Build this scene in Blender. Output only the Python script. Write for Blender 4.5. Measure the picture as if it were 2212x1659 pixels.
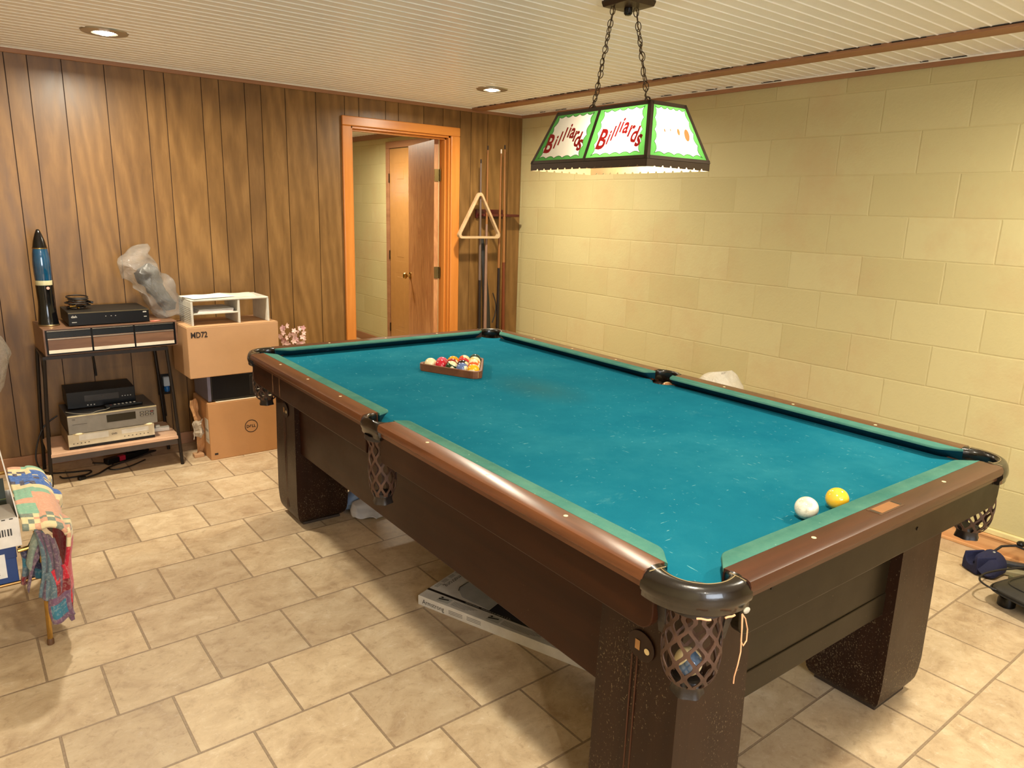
import bpy, bmesh, math, random
from mathutils import Vector, Matrix, Euler, noise
random.seed(7)
PI = math.pi
for o in list(bpy.data.objects): bpy.data.objects.remove(o)
SC = bpy.context.scene
COL = SC.collection

# ------------------------------------------------------------------ camera
cam_d = bpy.data.cameras.new('camera')
cam_d.sensor_width = 36.0
cam_d.lens = 1560.59 / 2212 * 36.0
cam_d.clip_start = 0.05
cam = bpy.data.objects.new('camera', cam_d)
cam.location = (-3.7683, -4.7543, 1.5125)
cam.rotation_euler = (1.3351, -0.0298, -0.6598)
COL.objects.link(cam)
SC.camera = cam

# ------------------------------------------------------------------ world, exposure
w = bpy.data.worlds.new('outdoors'); SC.world = w; w.use_nodes = True
w.node_tree.nodes['Background'].inputs[0].default_value = (0.75, 0.88, 1.0, 1)
w.node_tree.nodes['Background'].inputs[1].default_value = 4.0
SC.view_settings.view_transform = 'Standard'
SC.view_settings.look = 'None'
SC.view_settings.gamma = 1.0
SC.view_settings.use_curve_mapping = False
SC.view_settings.exposure = 0.0

WARM = (1.0, 0.90, 0.70)
def disk_light(name, loc, power, size=0.11, color=WARM, spread=170):
    l = bpy.data.lights.new(name, 'AREA'); l.shape = 'DISK'; l.size = size
    l.energy = power; l.color = color; l.spread = math.radians(spread)
    o = bpy.data.objects.new(name, l); o.location = loc; COL.objects.link(o)
    return o
CEIL = 2.25
RECESSED = [(-3.062, -0.775), (-0.918, -0.84), (-3.062, -4.25), (-0.918, -4.25), (-3.9, -6.3)]
RPOW = 35.5
for rx_, ry_ in RECESSED:
    disk_light('recessed_beam', (rx_, ry_, CEIL - 0.018), RPOW)
disk_light('hall_beam', (-0.75, 1.75, CEIL - 0.018), 42.0)
# cool fill light, added at an unseen window in the wall behind the camera
dl = bpy.data.lights.new('daylight_fill', 'AREA'); dl.shape = 'RECTANGLE'; dl.size = 2.0; dl.size_y = 1.1; dl.energy = 72; dl.color = (0.84, 0.90, 1.0)
dlo = bpy.data.objects.new('daylight_fill', dl); COL.objects.link(dlo); dlo.location = (-3.5, -7.56, 1.40); dlo.rotation_euler = (math.radians(90), 0, 0)

# ------------------------------------------------------------------ helpers
def lin(c):
    return tuple((x / 12.92 if x <= .04045 else ((x + .055) / 1.055) ** 2.4) for x in c)
def rgb(r, g, b): return lin((r / 255, g / 255, b / 255)) + (1.0,)

class Mat:
    def __init__(s, name):
        s.m = bpy.data.materials.new(name); s.m.use_nodes = True
        s.n = s.m.node_tree.nodes; s.l = s.m.node_tree.links
        s.b = s.n['Principled BSDF']; s.out = s.n['Material Output']
        s._tc = None
    def node(s, t, **kw):
        n = s.n.new(t)
        for k, v in kw.items():
            if k.startswith('i_'):
                n.inputs[k[2:].replace('_', ' ')].default_value = v
            else: setattr(n, k, v)
        return n
    def link(s, a, b): s.l.new(a, b)
    def coord(s, kind='Object', scale=(1, 1, 1), loc=(0, 0, 0), rot=(0, 0, 0)):
        if s._tc is None: s._tc = s.node('ShaderNodeTexCoord')
        m = s.node('ShaderNodeMapping')
        m.inputs['Scale'].default_value = scale; m.inputs['Location'].default_value = loc; m.inputs['Rotation'].default_value = rot
        s.link(s._tc.outputs[kind], m.inputs['Vector'])
        return m.outputs[0]
    def noise(s, vec, scale=5, detail=4, rough=.55, dist=0):
        n = s.node('ShaderNodeTexNoise'); n.inputs['Scale'].default_value = scale
        n.inputs['Detail'].default_value = detail; n.inputs['Roughness'].default_value = rough
        n.inputs['Distortion'].default_value = dist
        if vec is not None: s.link(vec, n.inputs['Vector'])
        return n.outputs['Fac']
    def ramp(s, fac, stops, interp='LINEAR'):
        r = s.node('ShaderNodeValToRGB'); r.color_ramp.interpolation = interp
        e = r.color_ramp.elements
        while len(e) < len(stops): e.new(0.5)
        for i, (p, c) in enumerate(stops):
            e[i].position = p
            e[i].color = c if len(c) == 4 else (*c, 1)
        s.link(fac, r.inputs[0]); return r.outputs[0]
    def mix(s, fac, a, b, mode='MIX'):
        m = s.node('ShaderNodeMix', data_type='RGBA', blend_type=mode)
        for inp, v in ((m.inputs[0], fac), (m.inputs[6], a), (m.inputs[7], b)):
            if hasattr(v, 'links') or hasattr(v, 'is_linked'): s.link(v, inp)
            else: inp.default_value = v if not isinstance(v, tuple) or len(v) == 4 else (*v, 1)
        return m.outputs[2]
    def math(s, op, a, b=0.0, c=None):
        m = s.node('ShaderNodeMath', operation=op)
        for i, v in enumerate((a, b) if c is None else (a, b, c)):
            if hasattr(v, 'is_linked'): s.link(v, m.inputs[i])
            else: m.inputs[i].default_value = v
        return m.outputs[0]
    def bump(s, h, strength=.3, dist=.01, prev=None):
        b = s.node('ShaderNodeBump'); b.inputs['Strength'].default_value = strength; b.inputs['Distance'].default_value = dist
        s.link(h, b.inputs['Height'])
        if prev is not None: s.link(prev, b.inputs['Normal'])
        return b.outputs[0]
    def base(s, c):
        if hasattr(c, 'is_linked'): s.link(c, s.b.inputs['Base Color'])
        else: s.b.inputs['Base Color'].default_value = c
    def rough(s, r):
        if hasattr(r, 'is_linked'): s.link(r, s.b.inputs['Roughness'])
        else: s.b.inputs['Roughness'].default_value = r
    def normal(s, n): s.link(n, s.b.inputs['Normal'])

def simple(name, c, rough=.5, metal=0, bump=None, var=0.12, spec=.5, coat=0):
    m = Mat(name)
    v = m.coord()
    n = m.noise(v, 14, 4)
    lo = tuple(x * (1 - var) for x in c[:3]) + (1,); hi = tuple(min(1, x * (1 + var)) for x in c[:3]) + (1,)
    m.base(m.ramp(n, [(.3, lo), (.7, hi)])); m.rough(rough)
    m.b.inputs['Metallic'].default_value = metal
    m.b.inputs['Specular IOR Level'].default_value = spec
    m.b.inputs['Coat Weight'].default_value = coat
    if bump: m.normal(m.bump(m.noise(v, bump[0], 3), bump[1], .004))
    return m.m
def emis(name, c, strength):
    m = Mat(name); m.b.inputs['Base Color'].default_value = c
    m.b.inputs['Emission Color'].default_value = c; m.b.inputs['Emission Strength'].default_value = strength
    return m.m

class MB:
    """collects shapes and builds them as one mesh object"""
    def __init__(s): s.bm = bmesh.new(); s.mi = 0; s.col = None; s.lay = None
    def _f(s, vs):
        try: f = s.bm.faces.new(vs)
        except ValueError: return None
        f.material_index = s.mi
        if s.col is not None:
            if s.lay is None: s.lay = s.bm.loops.layers.float_color.new('col')
            for l in f.loops: l[s.lay] = (*s.col[:3], 1)
        return f
    def poly(s, pts): return s._f([s.bm.verts.new(p) for p in pts])
    def box(s, x0, x1, y0, y1, z0, z1, M=None, bev=0):
        c = [Vector((x, y, z)) for z in (z0, z1) for y in (y0, y1) for x in (x0, x1)]
        if M: c = [M @ v for v in c]
        v = [s.bm.verts.new(p) for p in c]
        fs = [s._f([v[i] for i in q]) for q in ((0, 2, 3, 1), (4, 5, 7, 6), (0, 1, 5, 4), (2, 6, 7, 3), (0, 4, 6, 2), (1, 3, 7, 5))]
        if bev:
            es = list({e for f in fs for e in f.edges})
            bmesh.ops.bevel(s.bm, geom=es, offset=bev, segments=2, profile=.5, affect='EDGES')
        return s
    def prism(s, pts, z0, z1, M=None):
        M = M or Matrix()
        a = [s.bm.verts.new(M @ Vector((p[0], p[1], z0))) for p in pts]; b = [s.bm.verts.new(M @ Vector((p[0], p[1], z1))) for p in pts]
        s._f(a[::-1]); s._f(b)
        n = len(pts)
        for i in range(n): s._f([a[i], a[(i + 1) % n], b[(i + 1) % n], b[i]])
        return s
    def loft(s, rings, closed=True, caps=True):
        R = [[s.bm.verts.new(p) for p in r] for r in rings]
        n = len(R[0])
        for a, b in zip(R, R[1:]):
            for i in range(n if closed else n - 1):
                s._f([a[i], a[(i + 1) % n], b[(i + 1) % n], b[i]])
        if caps and closed:
            s._f(R[0][::-1]); s._f(R[-1])
        return s
    def lathe(s, prof, c=(0, 0, 0), n=24, M=None, caps=True):
        M = M or Matrix.Translation(c)
        return s.loft([[M @ Vector((r * math.cos(2 * PI * i / n), r * math.sin(2 * PI * i / n), z)) for i in range(n)] for r, z in prof], caps=caps)
    def cyl(s, a, b, r, r2=None, n=16):
        return s.tube([a, b], [r, r2 if r2 is not None else r], n)
    def tube(s, pts, r, n=8, closed=False, flat=None):
        pts = [Vector(p) for p in pts]; N = len(pts)
        rs = r if isinstance(r, (list, tuple)) else [r] * N
        T = []
        for i in range(N):
            a = pts[(i - 1) % N] if (closed or i > 0) else pts[i]; b = pts[(i + 1) % N] if (closed or i < N - 1) else pts[i]
            T.append((b - a).normalized())
        up = Vector((0, 0, 1)) if abs(T[0].z) < .9 else Vector((1, 0, 0))
        x = T[0].cross(up).normalized(); rings = []
        for i in range(N):
            x = (x - T[i] * x.dot(T[i])).normalized(); y = T[i].cross(x)
            rings.append([pts[i] + x * (math.cos(2 * PI * k / n) * rs[i]) + y * (math.sin(2 * PI * k / n) * rs[i] * (flat or 1)) for k in range(n)])
        if closed: rings.append(rings[0])
        return s.loft(rings, caps=not closed)
    def sphere(s, c, r, seg=24, ring=14, sc=(1, 1, 1)):
        c = Vector(c)
        rings = []
        for j in range(1, ring):
            t = PI * j / ring
            rings.append([c + Vector((r * sc[0] * math.sin(t) * math.cos(2 * PI * i / seg), r * sc[1] * math.sin(t) * math.sin(2 * PI * i / seg), -r * sc[2] * math.cos(t))) for i in range(seg)])
        R = [[s.bm.verts.new(p) for p in q] for q in rings]
        b = s.bm.verts.new(c - Vector((0, 0, r * sc[2]))); t = s.bm.verts.new(c + Vector((0, 0, r * sc[2])))
        for i in range(seg):
            s._f([b, R[0][(i + 1) % seg], R[0][i]]); s._f([t, R[-1][i], R[-1][(i + 1) % seg]])
            for a, d in zip(R, R[1:]): s._f([a[i], a[(i + 1) % seg], d[(i + 1) % seg], d[i]])
        return s
    def grid(s, f, nu, nv, colf=None, closed_u=False):
        V = [[s.bm.verts.new(f(i / nu, j / nv)) for j in range(nv + 1)] for i in range(nu if closed_u else nu + 1)]
        for i in range(nu):
            for j in range(nv):
                if colf: s.col = colf((i + .5) / nu, (j + .5) / nv)
                A, B = V[i], V[(i + 1) % len(V)]
                s._f([A[j], B[j], B[j + 1], A[j + 1]])
        return s
    def build(s, name, mats, parent=None, smooth=False, bevel=0, loc=None, solid=0, sub=0, auto=35, merge=False):
        if merge: bmesh.ops.remove_doubles(s.bm, verts=s.bm.verts, dist=1e-5)
        bmesh.ops.recalc_face_normals(s.bm, faces=s.bm.faces)
        me = bpy.data.meshes.new(name); s.bm.to_mesh(me); s.bm.free()
        for m in (mats if isinstance(mats, (list, tuple)) else [mats]): me.materials.append(m)
        o = bpy.data.objects.new(name, me); COL.objects.link(o)
        if parent: o.parent = parent
        if loc: o.location = loc
        if smooth:
            for p in me.polygons: p.use_smooth = True
            if auto and hasattr(me, 'set_sharp_from_angle'): me.set_sharp_from_angle(angle=math.radians(auto))
        if solid:
            md = o.modifiers.new('thickness', 'SOLIDIFY'); md.thickness = solid; md.offset = 0
        if bevel:
            md = o.modifiers.new('edges', 'BEVEL'); md.width = bevel; md.segments = 2; md.limit_method = 'ANGLE'; md.angle_limit = math.radians(40)
        if sub:
            md = o.modifiers.new('smooth', 'SUBSURF'); md.levels = sub; md.render_levels = sub
        return o

def thing(name, label, cat, loc=(0, 0, 0), rotz=0, group=None):
    o = bpy.data.objects.new(name, None); COL.objects.link(o); o.empty_display_size = .1
    o.location = loc; o.rotation_euler = (0, 0, rotz)
    o['label'] = label; o['category'] = cat
    if group: o['group'] = group
    return o
def tag(o, label, cat, group=None):
    o['label'] = label; o['category'] = cat
    if group: o['group'] = group
    return o
def struct(o): o['kind'] = 'structure'; return o
def dup(root, loc=None, rot=None, parent=None):
    r = root.copy(); COL.objects.link(r)
    if parent: r.parent = parent
    if loc is not None: r.location = loc
    if rot is not None: r.rotation_euler = rot
    for ch in list(root.children): dup(ch, parent=r)
    return r

_txt = {}
def text_mesh(s, bold=False):
    """outline letters as flat geometry: verts, faces (unit size, origin at left baseline)"""
    if (s, bold) in _txt: return _txt[(s, bold)]
    c = bpy.data.curves.new('t', 'FONT'); c.body = s; c.size = 1.0; c.resolution_u = 3; c.offset = .028 if bold else 0
    o = bpy.data.objects.new('t', c); COL.objects.link(o)
    bpy.context.view_layer.update()
    me = o.to_mesh()
    r = ([v.co.copy() for v in me.vertices], [tuple(p.vertices) for p in me.polygons])
    o.to_mesh_clear(); bpy.data.objects.remove(o); bpy.data.curves.remove(c)
    _txt[(s, bold)] = r; return r
def put_text(mb, s, M, size=1.0, squash=1.0, bold=True):
    vs, fs = text_mesh(s, bold)
    V = [mb.bm.verts.new(M @ Vector((v.x * size * squash, v.y * size, 0))) for v in vs]
    for f in fs: mb._f([V[i] for i in f])
def frame(o, x, y):
    """matrix with the given x and y axes (z = x cross y) at origin o"""
    x = Vector(x).normalized(); y = Vector(y); y = (y - x * y.dot(x)).normalized(); z = x.cross(y)
    M = Matrix((x, y, z)).transposed().to_4x4(); M.translation = Vector(o); return M

# ------------------------------------------------------------------ materials of the room
def mat_block():
    m = Mat('painted_block')
    tc = m.node('ShaderNodeTexCoord'); sp = m.node('ShaderNodeSeparateXYZ'); m.link(tc.outputs['Object'], sp.inputs[0])
    W_, H_ = .4064, .2032
    h = m.math('ADD', m.math('MULTIPLY', sp.outputs['Y'], -1), -.2309 - W_ / 2 + 40 * W_)
    z = m.math('ADD', sp.outputs['Z'], -.1193 + 10 * H_)
    cb = m.node('ShaderNodeCombineXYZ'); m.link(h, cb.inputs[0]); m.link(z, cb.inputs[1])
    # slight waviness of the joints
    nv = m.node('ShaderNodeTexNoise'); nv.inputs['Scale'].default_value = 6; m.link(tc.outputs['Object'], nv.inputs['Vector'])
    va = m.node('ShaderNodeVectorMath', operation='MULTIPLY_ADD'); m.link(nv.outputs['Color'], va.inputs[0])
    va.inputs[1].default_value = (.006, .006, 0); m.link(cb.outputs[0], va.inputs[2])
    br = m.node('ShaderNodeTexBrick'); m.link(va.outputs[0], br.inputs['Vector'])
    br.offset = .5; br.offset_frequency = 2
    br.inputs['Scale'].default_value = 1; br.inputs['Brick Width'].default_value = W_; br.inputs['Row Height'].default_value = H_
    br.inputs['Mortar Size'].default_value = .0055; br.inputs['Mortar Smooth'].default_value = .8; br.inputs['Bias'].default_value = 0
    br.inputs['Color1'].default_value = (.0, .0, .0, 1); br.inputs['Color2'].default_value = (1, 1, 1, 1); br.inputs['Mortar'].default_value = (.5, .5, .5, 1)
    v = m.coord()
    base = m.mix(br.outputs['Color'], rgb(190, 177, 128), rgb(198, 186, 138))
    stain = m.math('MULTIPLY', m.ramp(m.noise(v, 1.3, 6, .7), [(.50, (0, 0, 0)), (.66, (1, 1, 1))]), .5)
    base = m.mix(stain, base, rgb(190, 162, 118))
    # scuffs and knocks in the paint
    sc = m.ramp(m.noise(v, 11, 6, .75), [(.66, (0, 0, 0)), (.72, (1, 1, 1))])
    base = m.mix(m.math('MULTIPLY', sc, .22), base, rgb(170, 135, 85))
    base = m.mix(m.math('MULTIPLY', br.outputs['Fac'], .10), base, rgb(178, 156, 98))
    m.base(base); m.rough(.62)
    n1 = m.bump(m.math('SUBTRACT', 1, br.outputs['Fac']), .38, .005)
    n2 = m.bump(m.noise(v, 70, 4, .6), .25, .004, n1)
    n3 = m.bump(m.noise(v, 14, 3, .6), .25, .006, n2)
    m.normal(n3); return m.m
M_block = mat_block()

def mat_tile():
    m = Mat('stone_tile')
    tc = m.node('ShaderNodeTexCoord'); sp = m.node('ShaderNodeSeparateXYZ'); m.link(tc.outputs['Object'], sp.inputs[0])
    W_, H_ = .3032, .3018
    x = m.math('ADD', sp.outputs['X'], 3.2117 + 100 * W_)
    y = m.math('ADD', sp.outputs['Y'], .4564 + 100 * H_)
    cb = m.node('ShaderNodeCombineXYZ'); m.link(x, cb.inputs[0]); m.link(y, cb.inputs[1])
    br = m.node('ShaderNodeTexBrick'); m.link(cb.outputs[0], br.inputs['Vector'])
    br.offset = .5; br.offset_frequency = 2
    br.inputs['Scale'].default_value = 1; br.inputs['Brick Width'].default_value = W_; br.inputs['Row Height'].default_value = H_
    br.inputs['Mortar Size'].default_value = .0042; br.inputs['Mortar Smooth'].default_value = .25
    br.inputs['Color1'].default_value = (0, 0, 0, 1); br.inputs['Color2'].default_value = (1, 1, 1, 1); br.inputs['Mortar'].default_value = (.5, .5, .5, 1)
    # a different patch of stone for every tile
    off = m.node('ShaderNodeVectorMath', operation='MULTIPLY_ADD'); m.link(br.outputs['Color'], off.inputs[0])
    off.inputs[1].default_value = (37, 19, 11); m.link(m.coord(scale=(1, 1.15, 1)), off.inputs[2])
    v = off.outputs[0]
    n1 = m.noise(v, 8, 9, .66, .5); n2 = m.noise(v, 34, 8, .75, .4); n3 = m.noise(v, 90, 3, .6)
    base = m.ramp(n1, [(.30, rgb(178, 153, 122)), (.45, rgb(202, 179, 146)), (.58, rgb(214, 193, 160)), (.74, rgb(227, 210, 180))])
    pits = m.ramp(n2, [(.34, (1, 1, 1)), (.46, (0, 0, 0))])
    base = m.mix(m.math('MULTIPLY', pits, .45), base, rgb(160, 132, 104))
    lt = m.ramp(n2, [(.56, (0, 0, 0)), (.68, (1, 1, 1))])
    base = m.mix(m.math('MULTIPLY', lt, .5), base, rgb(234, 220, 198))
    tone = m.ramp(br.outputs['Color'], [(0, rgb(226, 222, 220)), (1, rgb(255, 252, 248))])
    base = m.mix(1.0, base, tone, 'MULTIPLY')
    base = m.mix(br.outputs['Fac'], base, m.ramp(n3, [(.3, rgb(136, 114, 90)), (.7, rgb(162, 140, 114))]))
    m.base(base)
    m.rough(m.math('MULTIPLY_ADD', n1, .25, .33))
    b1 = m.bump(m.math('SUBTRACT', 1, br.outputs['Fac']), .6, .004)
    b2 = m.bump(n2, .22, .003, b1)
    m.normal(b2); return m.m
M_tile = mat_tile()

def wood(name, dark, light, axis='Z', rough=.35, scale=1.0, grain=.5, coat=0.0, bump=.08, swirl=1.2, attr=False, fleck=0.0, spec=.5):
    m = Mat(name)
    lo = .07 * scale if name != 'x' else 1
    sc = {'X': (lo * 8, 8, 8), 'Y': (8, lo * 8, 8), 'Z': (8, 8, lo * 8)}[axis]
    v = m.coord(scale=sc)
    if attr:
        at = m.node('ShaderNodeAttribute', attribute_name='col')
        vm = m.node('ShaderNodeVectorMath', operation='MULTIPLY_ADD'); m.link(at.outputs['Color'], vm.inputs[0]); vm.inputs[1].default_value = (41, 13, 29); m.link(v, vm.inputs[2]); v = vm.outputs[0]
    n1 = m.noise(v, 1.1, 5, .6, swirl); n2 = m.noise(v, 7, 5, .7, .4)
    f = m.math('ADD', m.math('MULTIPLY', n1, .68), m.math('MULTIPLY', n2, .32))
    c = m.ramp(f, [(.5 - grain * .35, dark), (.5 + grain * .35, light)])
    if attr:
        tone = m.ramp(at.outputs['Fac'], [(0, (.80, .78, .76)), (1, (1.08, 1.06, 1.02))])
        c = m.mix(1.0, c, tone, 'MULTIPLY')
    if fleck:
        vv = m.coord()
        n = m.noise(m.coord(scale=(1, 1, .7)), 210, 3, .6); big = m.noise(vv, 5, 4, .65)
        sp = m.node('ShaderNodeSeparateXYZ'); m.link(vv, sp.inputs[0])
        low = m.math('MULTIPLY_ADD', sp.outputs['Z'], -.12, .07)
        th = m.math('ADD', n, m.math('MULTIPLY_ADD', big, .34, low))
        fl = m.ramp(th, [(.925 - fleck * .05, (0, 0, 0)), (.965 - fleck * .05, (1, 1, 1))])
        c = m.mix(m.math('MULTIPLY', fl, .6), c, rgb(132, 116, 90))
        m.rough(m.math('MULTIPLY_ADD', big, .25, rough - .1))
    else: m.rough(rough)
    m.base(c); m.b.inputs['Coat Weight'].default_value = coat; m.b.inputs['Coat Roughness'].default_value = .25; m.b.inputs['Specular IOR Level'].default_value = spec
    m.normal(m.bump(f, bump, .003)); return m.m
def mat_birch():
    m = Mat('birch_panelling')
    at = m.node('ShaderNodeAttribute', attribute_name='col')
    def off(sc):
        vm = m.node('ShaderNodeVectorMath', operation='MULTIPLY_ADD'); m.link(at.outputs['Color'], vm.inputs[0]); vm.inputs[1].default_value = (41, 13, 29); m.link(m.coord(scale=sc), vm.inputs[2]); return vm.outputs[0]
    big = m.noise(off((5, 5, 1.5)), 1.0, 3, .5, 1.5)
    wv = m.node('ShaderNodeTexWave', wave_type='RINGS', rings_direction='Y'); wv.inputs['Scale'].default_value = 1.6; wv.inputs['Distortion'].default_value = 9; wv.inputs['Detail'].default_value = 3; wv.inputs['Detail Scale'].default_value = 1.2
    m.link(off((3.2, 3.2, .5)), wv.inputs['Vector'])
    fine = m.noise(off((26, 26, 4)), 2.0, 4, .6, .8)
    f = m.math('ADD', m.math('MULTIPLY', big, .52), m.math('ADD', m.math('MULTIPLY', wv.outputs['Fac'], .16), m.math('MULTIPLY', fine, .32)))
    c = m.ramp(f, [(.28, rgb(104, 74, 37)), (.50, rgb(124, 90, 47)), (.74, rgb(146, 109, 61))])
    tone = m.ramp(at.outputs['Fac'], [(.2, (.86, .84, .88)), (.8, (1.08, 1.06, 1.0))])
    c = m.mix(1.0, c, tone, 'MULTIPLY'); m.base(c); m.rough(m.math('MULTIPLY_ADD', f, .15, .30)); m.normal(m.bump(f, .06, .002)); return m.m
M_panel = mat_birch()
M_groove = simple('panel_groove', rgb(44, 23, 9), .8)
M_trim = wood('tan_trim', rgb(140, 96, 64), rgb(168, 120, 84), 'Y', .5, 1, .5)
M_trimx = wood('tan_trim_x', rgb(140, 96, 64), rgb(168, 120, 84), 'X', .5, 1, .5)
M_pine = wood('orange_pine', rgb(186, 110, 42), rgb(212, 138, 64), 'Z', .3, 1, .6)
M_pinex = wood('orange_pine_x', rgb(186, 110, 42), rgb(212, 138, 64), 'X', .3, 1, .6)
M_leaf = wood('luan_door', rgb(166, 104, 60), rgb(212, 156, 102), 'Z', .38, 3, .5, swirl=3)
M_ceil = simple('white_pvc', rgb(246, 243, 238), .33, var=.02)
M_jch = simple('white_channel', rgb(236, 230, 218), .4, var=.02)
M_gap = simple('dark_gap', rgb(40, 30, 24), .9)

# ------------------------------------------------------------------ room shell
XL, YF = -5.4, -7.6            # unseen left and front walls
HY = 7.3; HX = -2.4            # hall beyond the door
mb = MB(); mb.box(XL - .1, .1, YF - .1, HY + .1, -.08, 0); struct(mb.build('floor', M_tile))
# beadboard ceiling, ridges running along X
mb = MB()
prof = []; y = YF - .05; P_ = .0652; ph = (-2.281 - 4.754 * -0.0)  # bead pitch
y0 = -2.33 - 90 * P_
k = 0
while y0 + k * P_ < HY:
    a = y0 + k * P_
    if a > YF - .1:
        prof += [(a, CEIL), (a + .003, CEIL - .0006), (a + .0062, CEIL - .0026), (a + .0092, CEIL - .0028), (a + .012, CEIL - .0005), (a + .014, CEIL)]
    k += 1
top = [mb.bm.verts.new((XL - .1, p[0], p[1])) for p in prof]; bot = [mb.bm.verts.new((.1, p[0], p[1])) for p in prof]
for i in range(len(prof) - 1): mb._f([top[i], top[i + 1], bot[i + 1], bot[i]])
mb.box(XL - .1, .1, YF - .1, HY + .1, CEIL + .012, CEIL + .06)
struct(mb.build('ceiling', M_ceil))
mb = MB(); mb.box(0, .15, YF - .1, HY + .1, 0, CEIL + .03); struct(mb.build('wall_right', M_block))
mb = MB(); mb.box(XL - .15, XL, YF - .1, .12, 0, CEIL + .03); struct(mb.build('wall_left', simple('painted_left', rgb(214, 200, 160), .7)))
mb = MB(); FX0, FX1, FZ0, FZ1 = -4.55, -2.45, .82, 1.98
mb.box(XL, FX0, YF - .1, YF, 0, CEIL + .03); mb.box(FX1, 0, YF - .1, YF, 0, CEIL + .03); mb.box(FX0, FX1, YF - .1, YF, 0, FZ0); mb.box(FX0, FX1, YF - .1, YF, FZ1, CEIL + .03)
struct(mb.build('wall_front', simple('painted_front', rgb(206, 186, 146), .7)))
mb = MB()
for q in ((FX0, FX0 + .05, FZ0, FZ1), (FX1 - .05, FX1, FZ0, FZ1), (FX0, FX1, FZ0, FZ0 + .05), (FX0, FX1, FZ1 - .05, FZ1), (-3.52, -3.48, FZ0, FZ1)): mb.box(q[0], q[1], YF - .09, YF - .04, q[2], q[3])
struct(mb.build('fill_window', simple('window_white2', rgb(235, 235, 230), .4)))  # unseen window, added as the opening for the daylight fill
# panelled wall with the doorway
DX0, DX1, DZ = -1.486, -0.683, 2.036
pat = [-2.438, -2.337, -2.184, -2.084, -1.930, -1.726, -1.524, -1.419, -1.217, -1.116, -.910, -.745, -.594, -.494, -.340, -.133]
edges = sorted(pat + [-3.657, -3.552, -3.400, -3.300, -3.146, -2.945, -2.743, -2.641] + [p - 2.438 for p in (-1.524, -1.726, -1.930, -2.184, -2.438, -2.641, -2.743, -2.945)] + [XL, -.0])
edges = [e for e in edges if e >= XL]
mb = MB(); g = .0022
for a, b in zip(edges, edges[1:]):
    if b - a < .02: continue
    mb.col = (random.random(), random.random(), random.random())
    a2, b2 = a + g, b - g
    segs = [(a2, b2, 0.0, CEIL)]
    if b2 > DX0 and a2 < DX1:
        segs = []
        if a2 < DX0: segs.append((a2, DX0, 0, DZ))
        if b2 > DX1: segs.append((DX1, b2, 0, DZ))
        segs.append((a2, b2, DZ, CEIL))
    for q in segs: mb.box(q[0], q[1], -.001, .006, q[2], q[3])
mb.col = (.5, .5, .5); mb.mi = 1
for q in ((XL, DX0, 0, DZ), (DX1, 0, 0, DZ), (XL, 0, DZ, CEIL + .02)): mb.box(q[0], q[1], .003, .10, q[2], q[3])
mb.mi = 2
for q in ((XL, DX0, 0, DZ), (DX1, 0, 0, DZ), (XL, 0, DZ, CEIL + .02)): mb.box(q[0], q[1], .10, .12, q[2], q[3])
M_hall = simple('hall_paint', rgb(214, 198, 142), .6)
struct(mb.build('wall_back', [M_panel, M_groove, M_hall]))
# hall walls
mb = MB()
W0, W1, Z0, Z1 = 5.55, 6.55, 1.62, 2.08
mb.box(HX - .15, HX, .12, W0, 0, CEIL); mb.box(HX - .15, HX, W1, HY, 0, CEIL); mb.box(HX - .15, HX, W0, W1, 0, Z0); mb.box(HX - .15, HX, W0, W1, Z1, CEIL)
struct(mb.build('wall_hall_left', M_hall))
mb = MB(); mb.box(HX, 0, HY, HY + .1, 0, CEIL); struct(mb.build('wall_hall_end', M_hall))
mb = MB()
for q in ((W0, W0 + .04, Z0, Z1), (W1 - .04, W1, Z0, Z1), (W0, W1, Z0, Z0 + .04), (W0, W1, Z1 - .04, Z1), (6.03, 6.07, Z0, Z1)): mb.box(HX - .12, HX - .03, q[0], q[1], q[2], q[3])
wf = struct(mb.build('window_1', simple('window_white', rgb(235, 235, 230), .4)))
gm = Mat('window_glass'); gm.b.inputs['Transmission Weight'].default_value = 1; gm.b.inputs['Roughness'].default_value = 0; gm.b.inputs['IOR'].default_value = 1.1
mb = MB(); mb.box(HX - .08, HX - .074, W0 + .04, W1 - .04, Z0 + .04, Z1 - .04); mb.build('pane', gm.m, wf)

# trims
def strip(name, pts, m, n=None): 
    mb = MB()
    for p in pts: mb.box(*p)
    return struct(mb.build(name, m, bevel=.003))
strip('trim_1', [(XL, -.0, -.014, .0, CEIL - .028, CEIL - .001)], M_trimx)
strip('trim_2', [(-.016, 0, YF, -.014, CEIL - .029, CEIL - .005)], M_trim)
strip('trim_3', [(-.505, -.405, YF, -.02, CEIL - .016, CEIL - .001)], M_trim)
strip('trim_4', [(XL, -.02, -.024, -.014, CEIL - .007, CEIL)], M_jch)
strip('trim_5', [(-.026, -.016, YF, -.024, CEIL - .008, CEIL)], M_jch)
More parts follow.
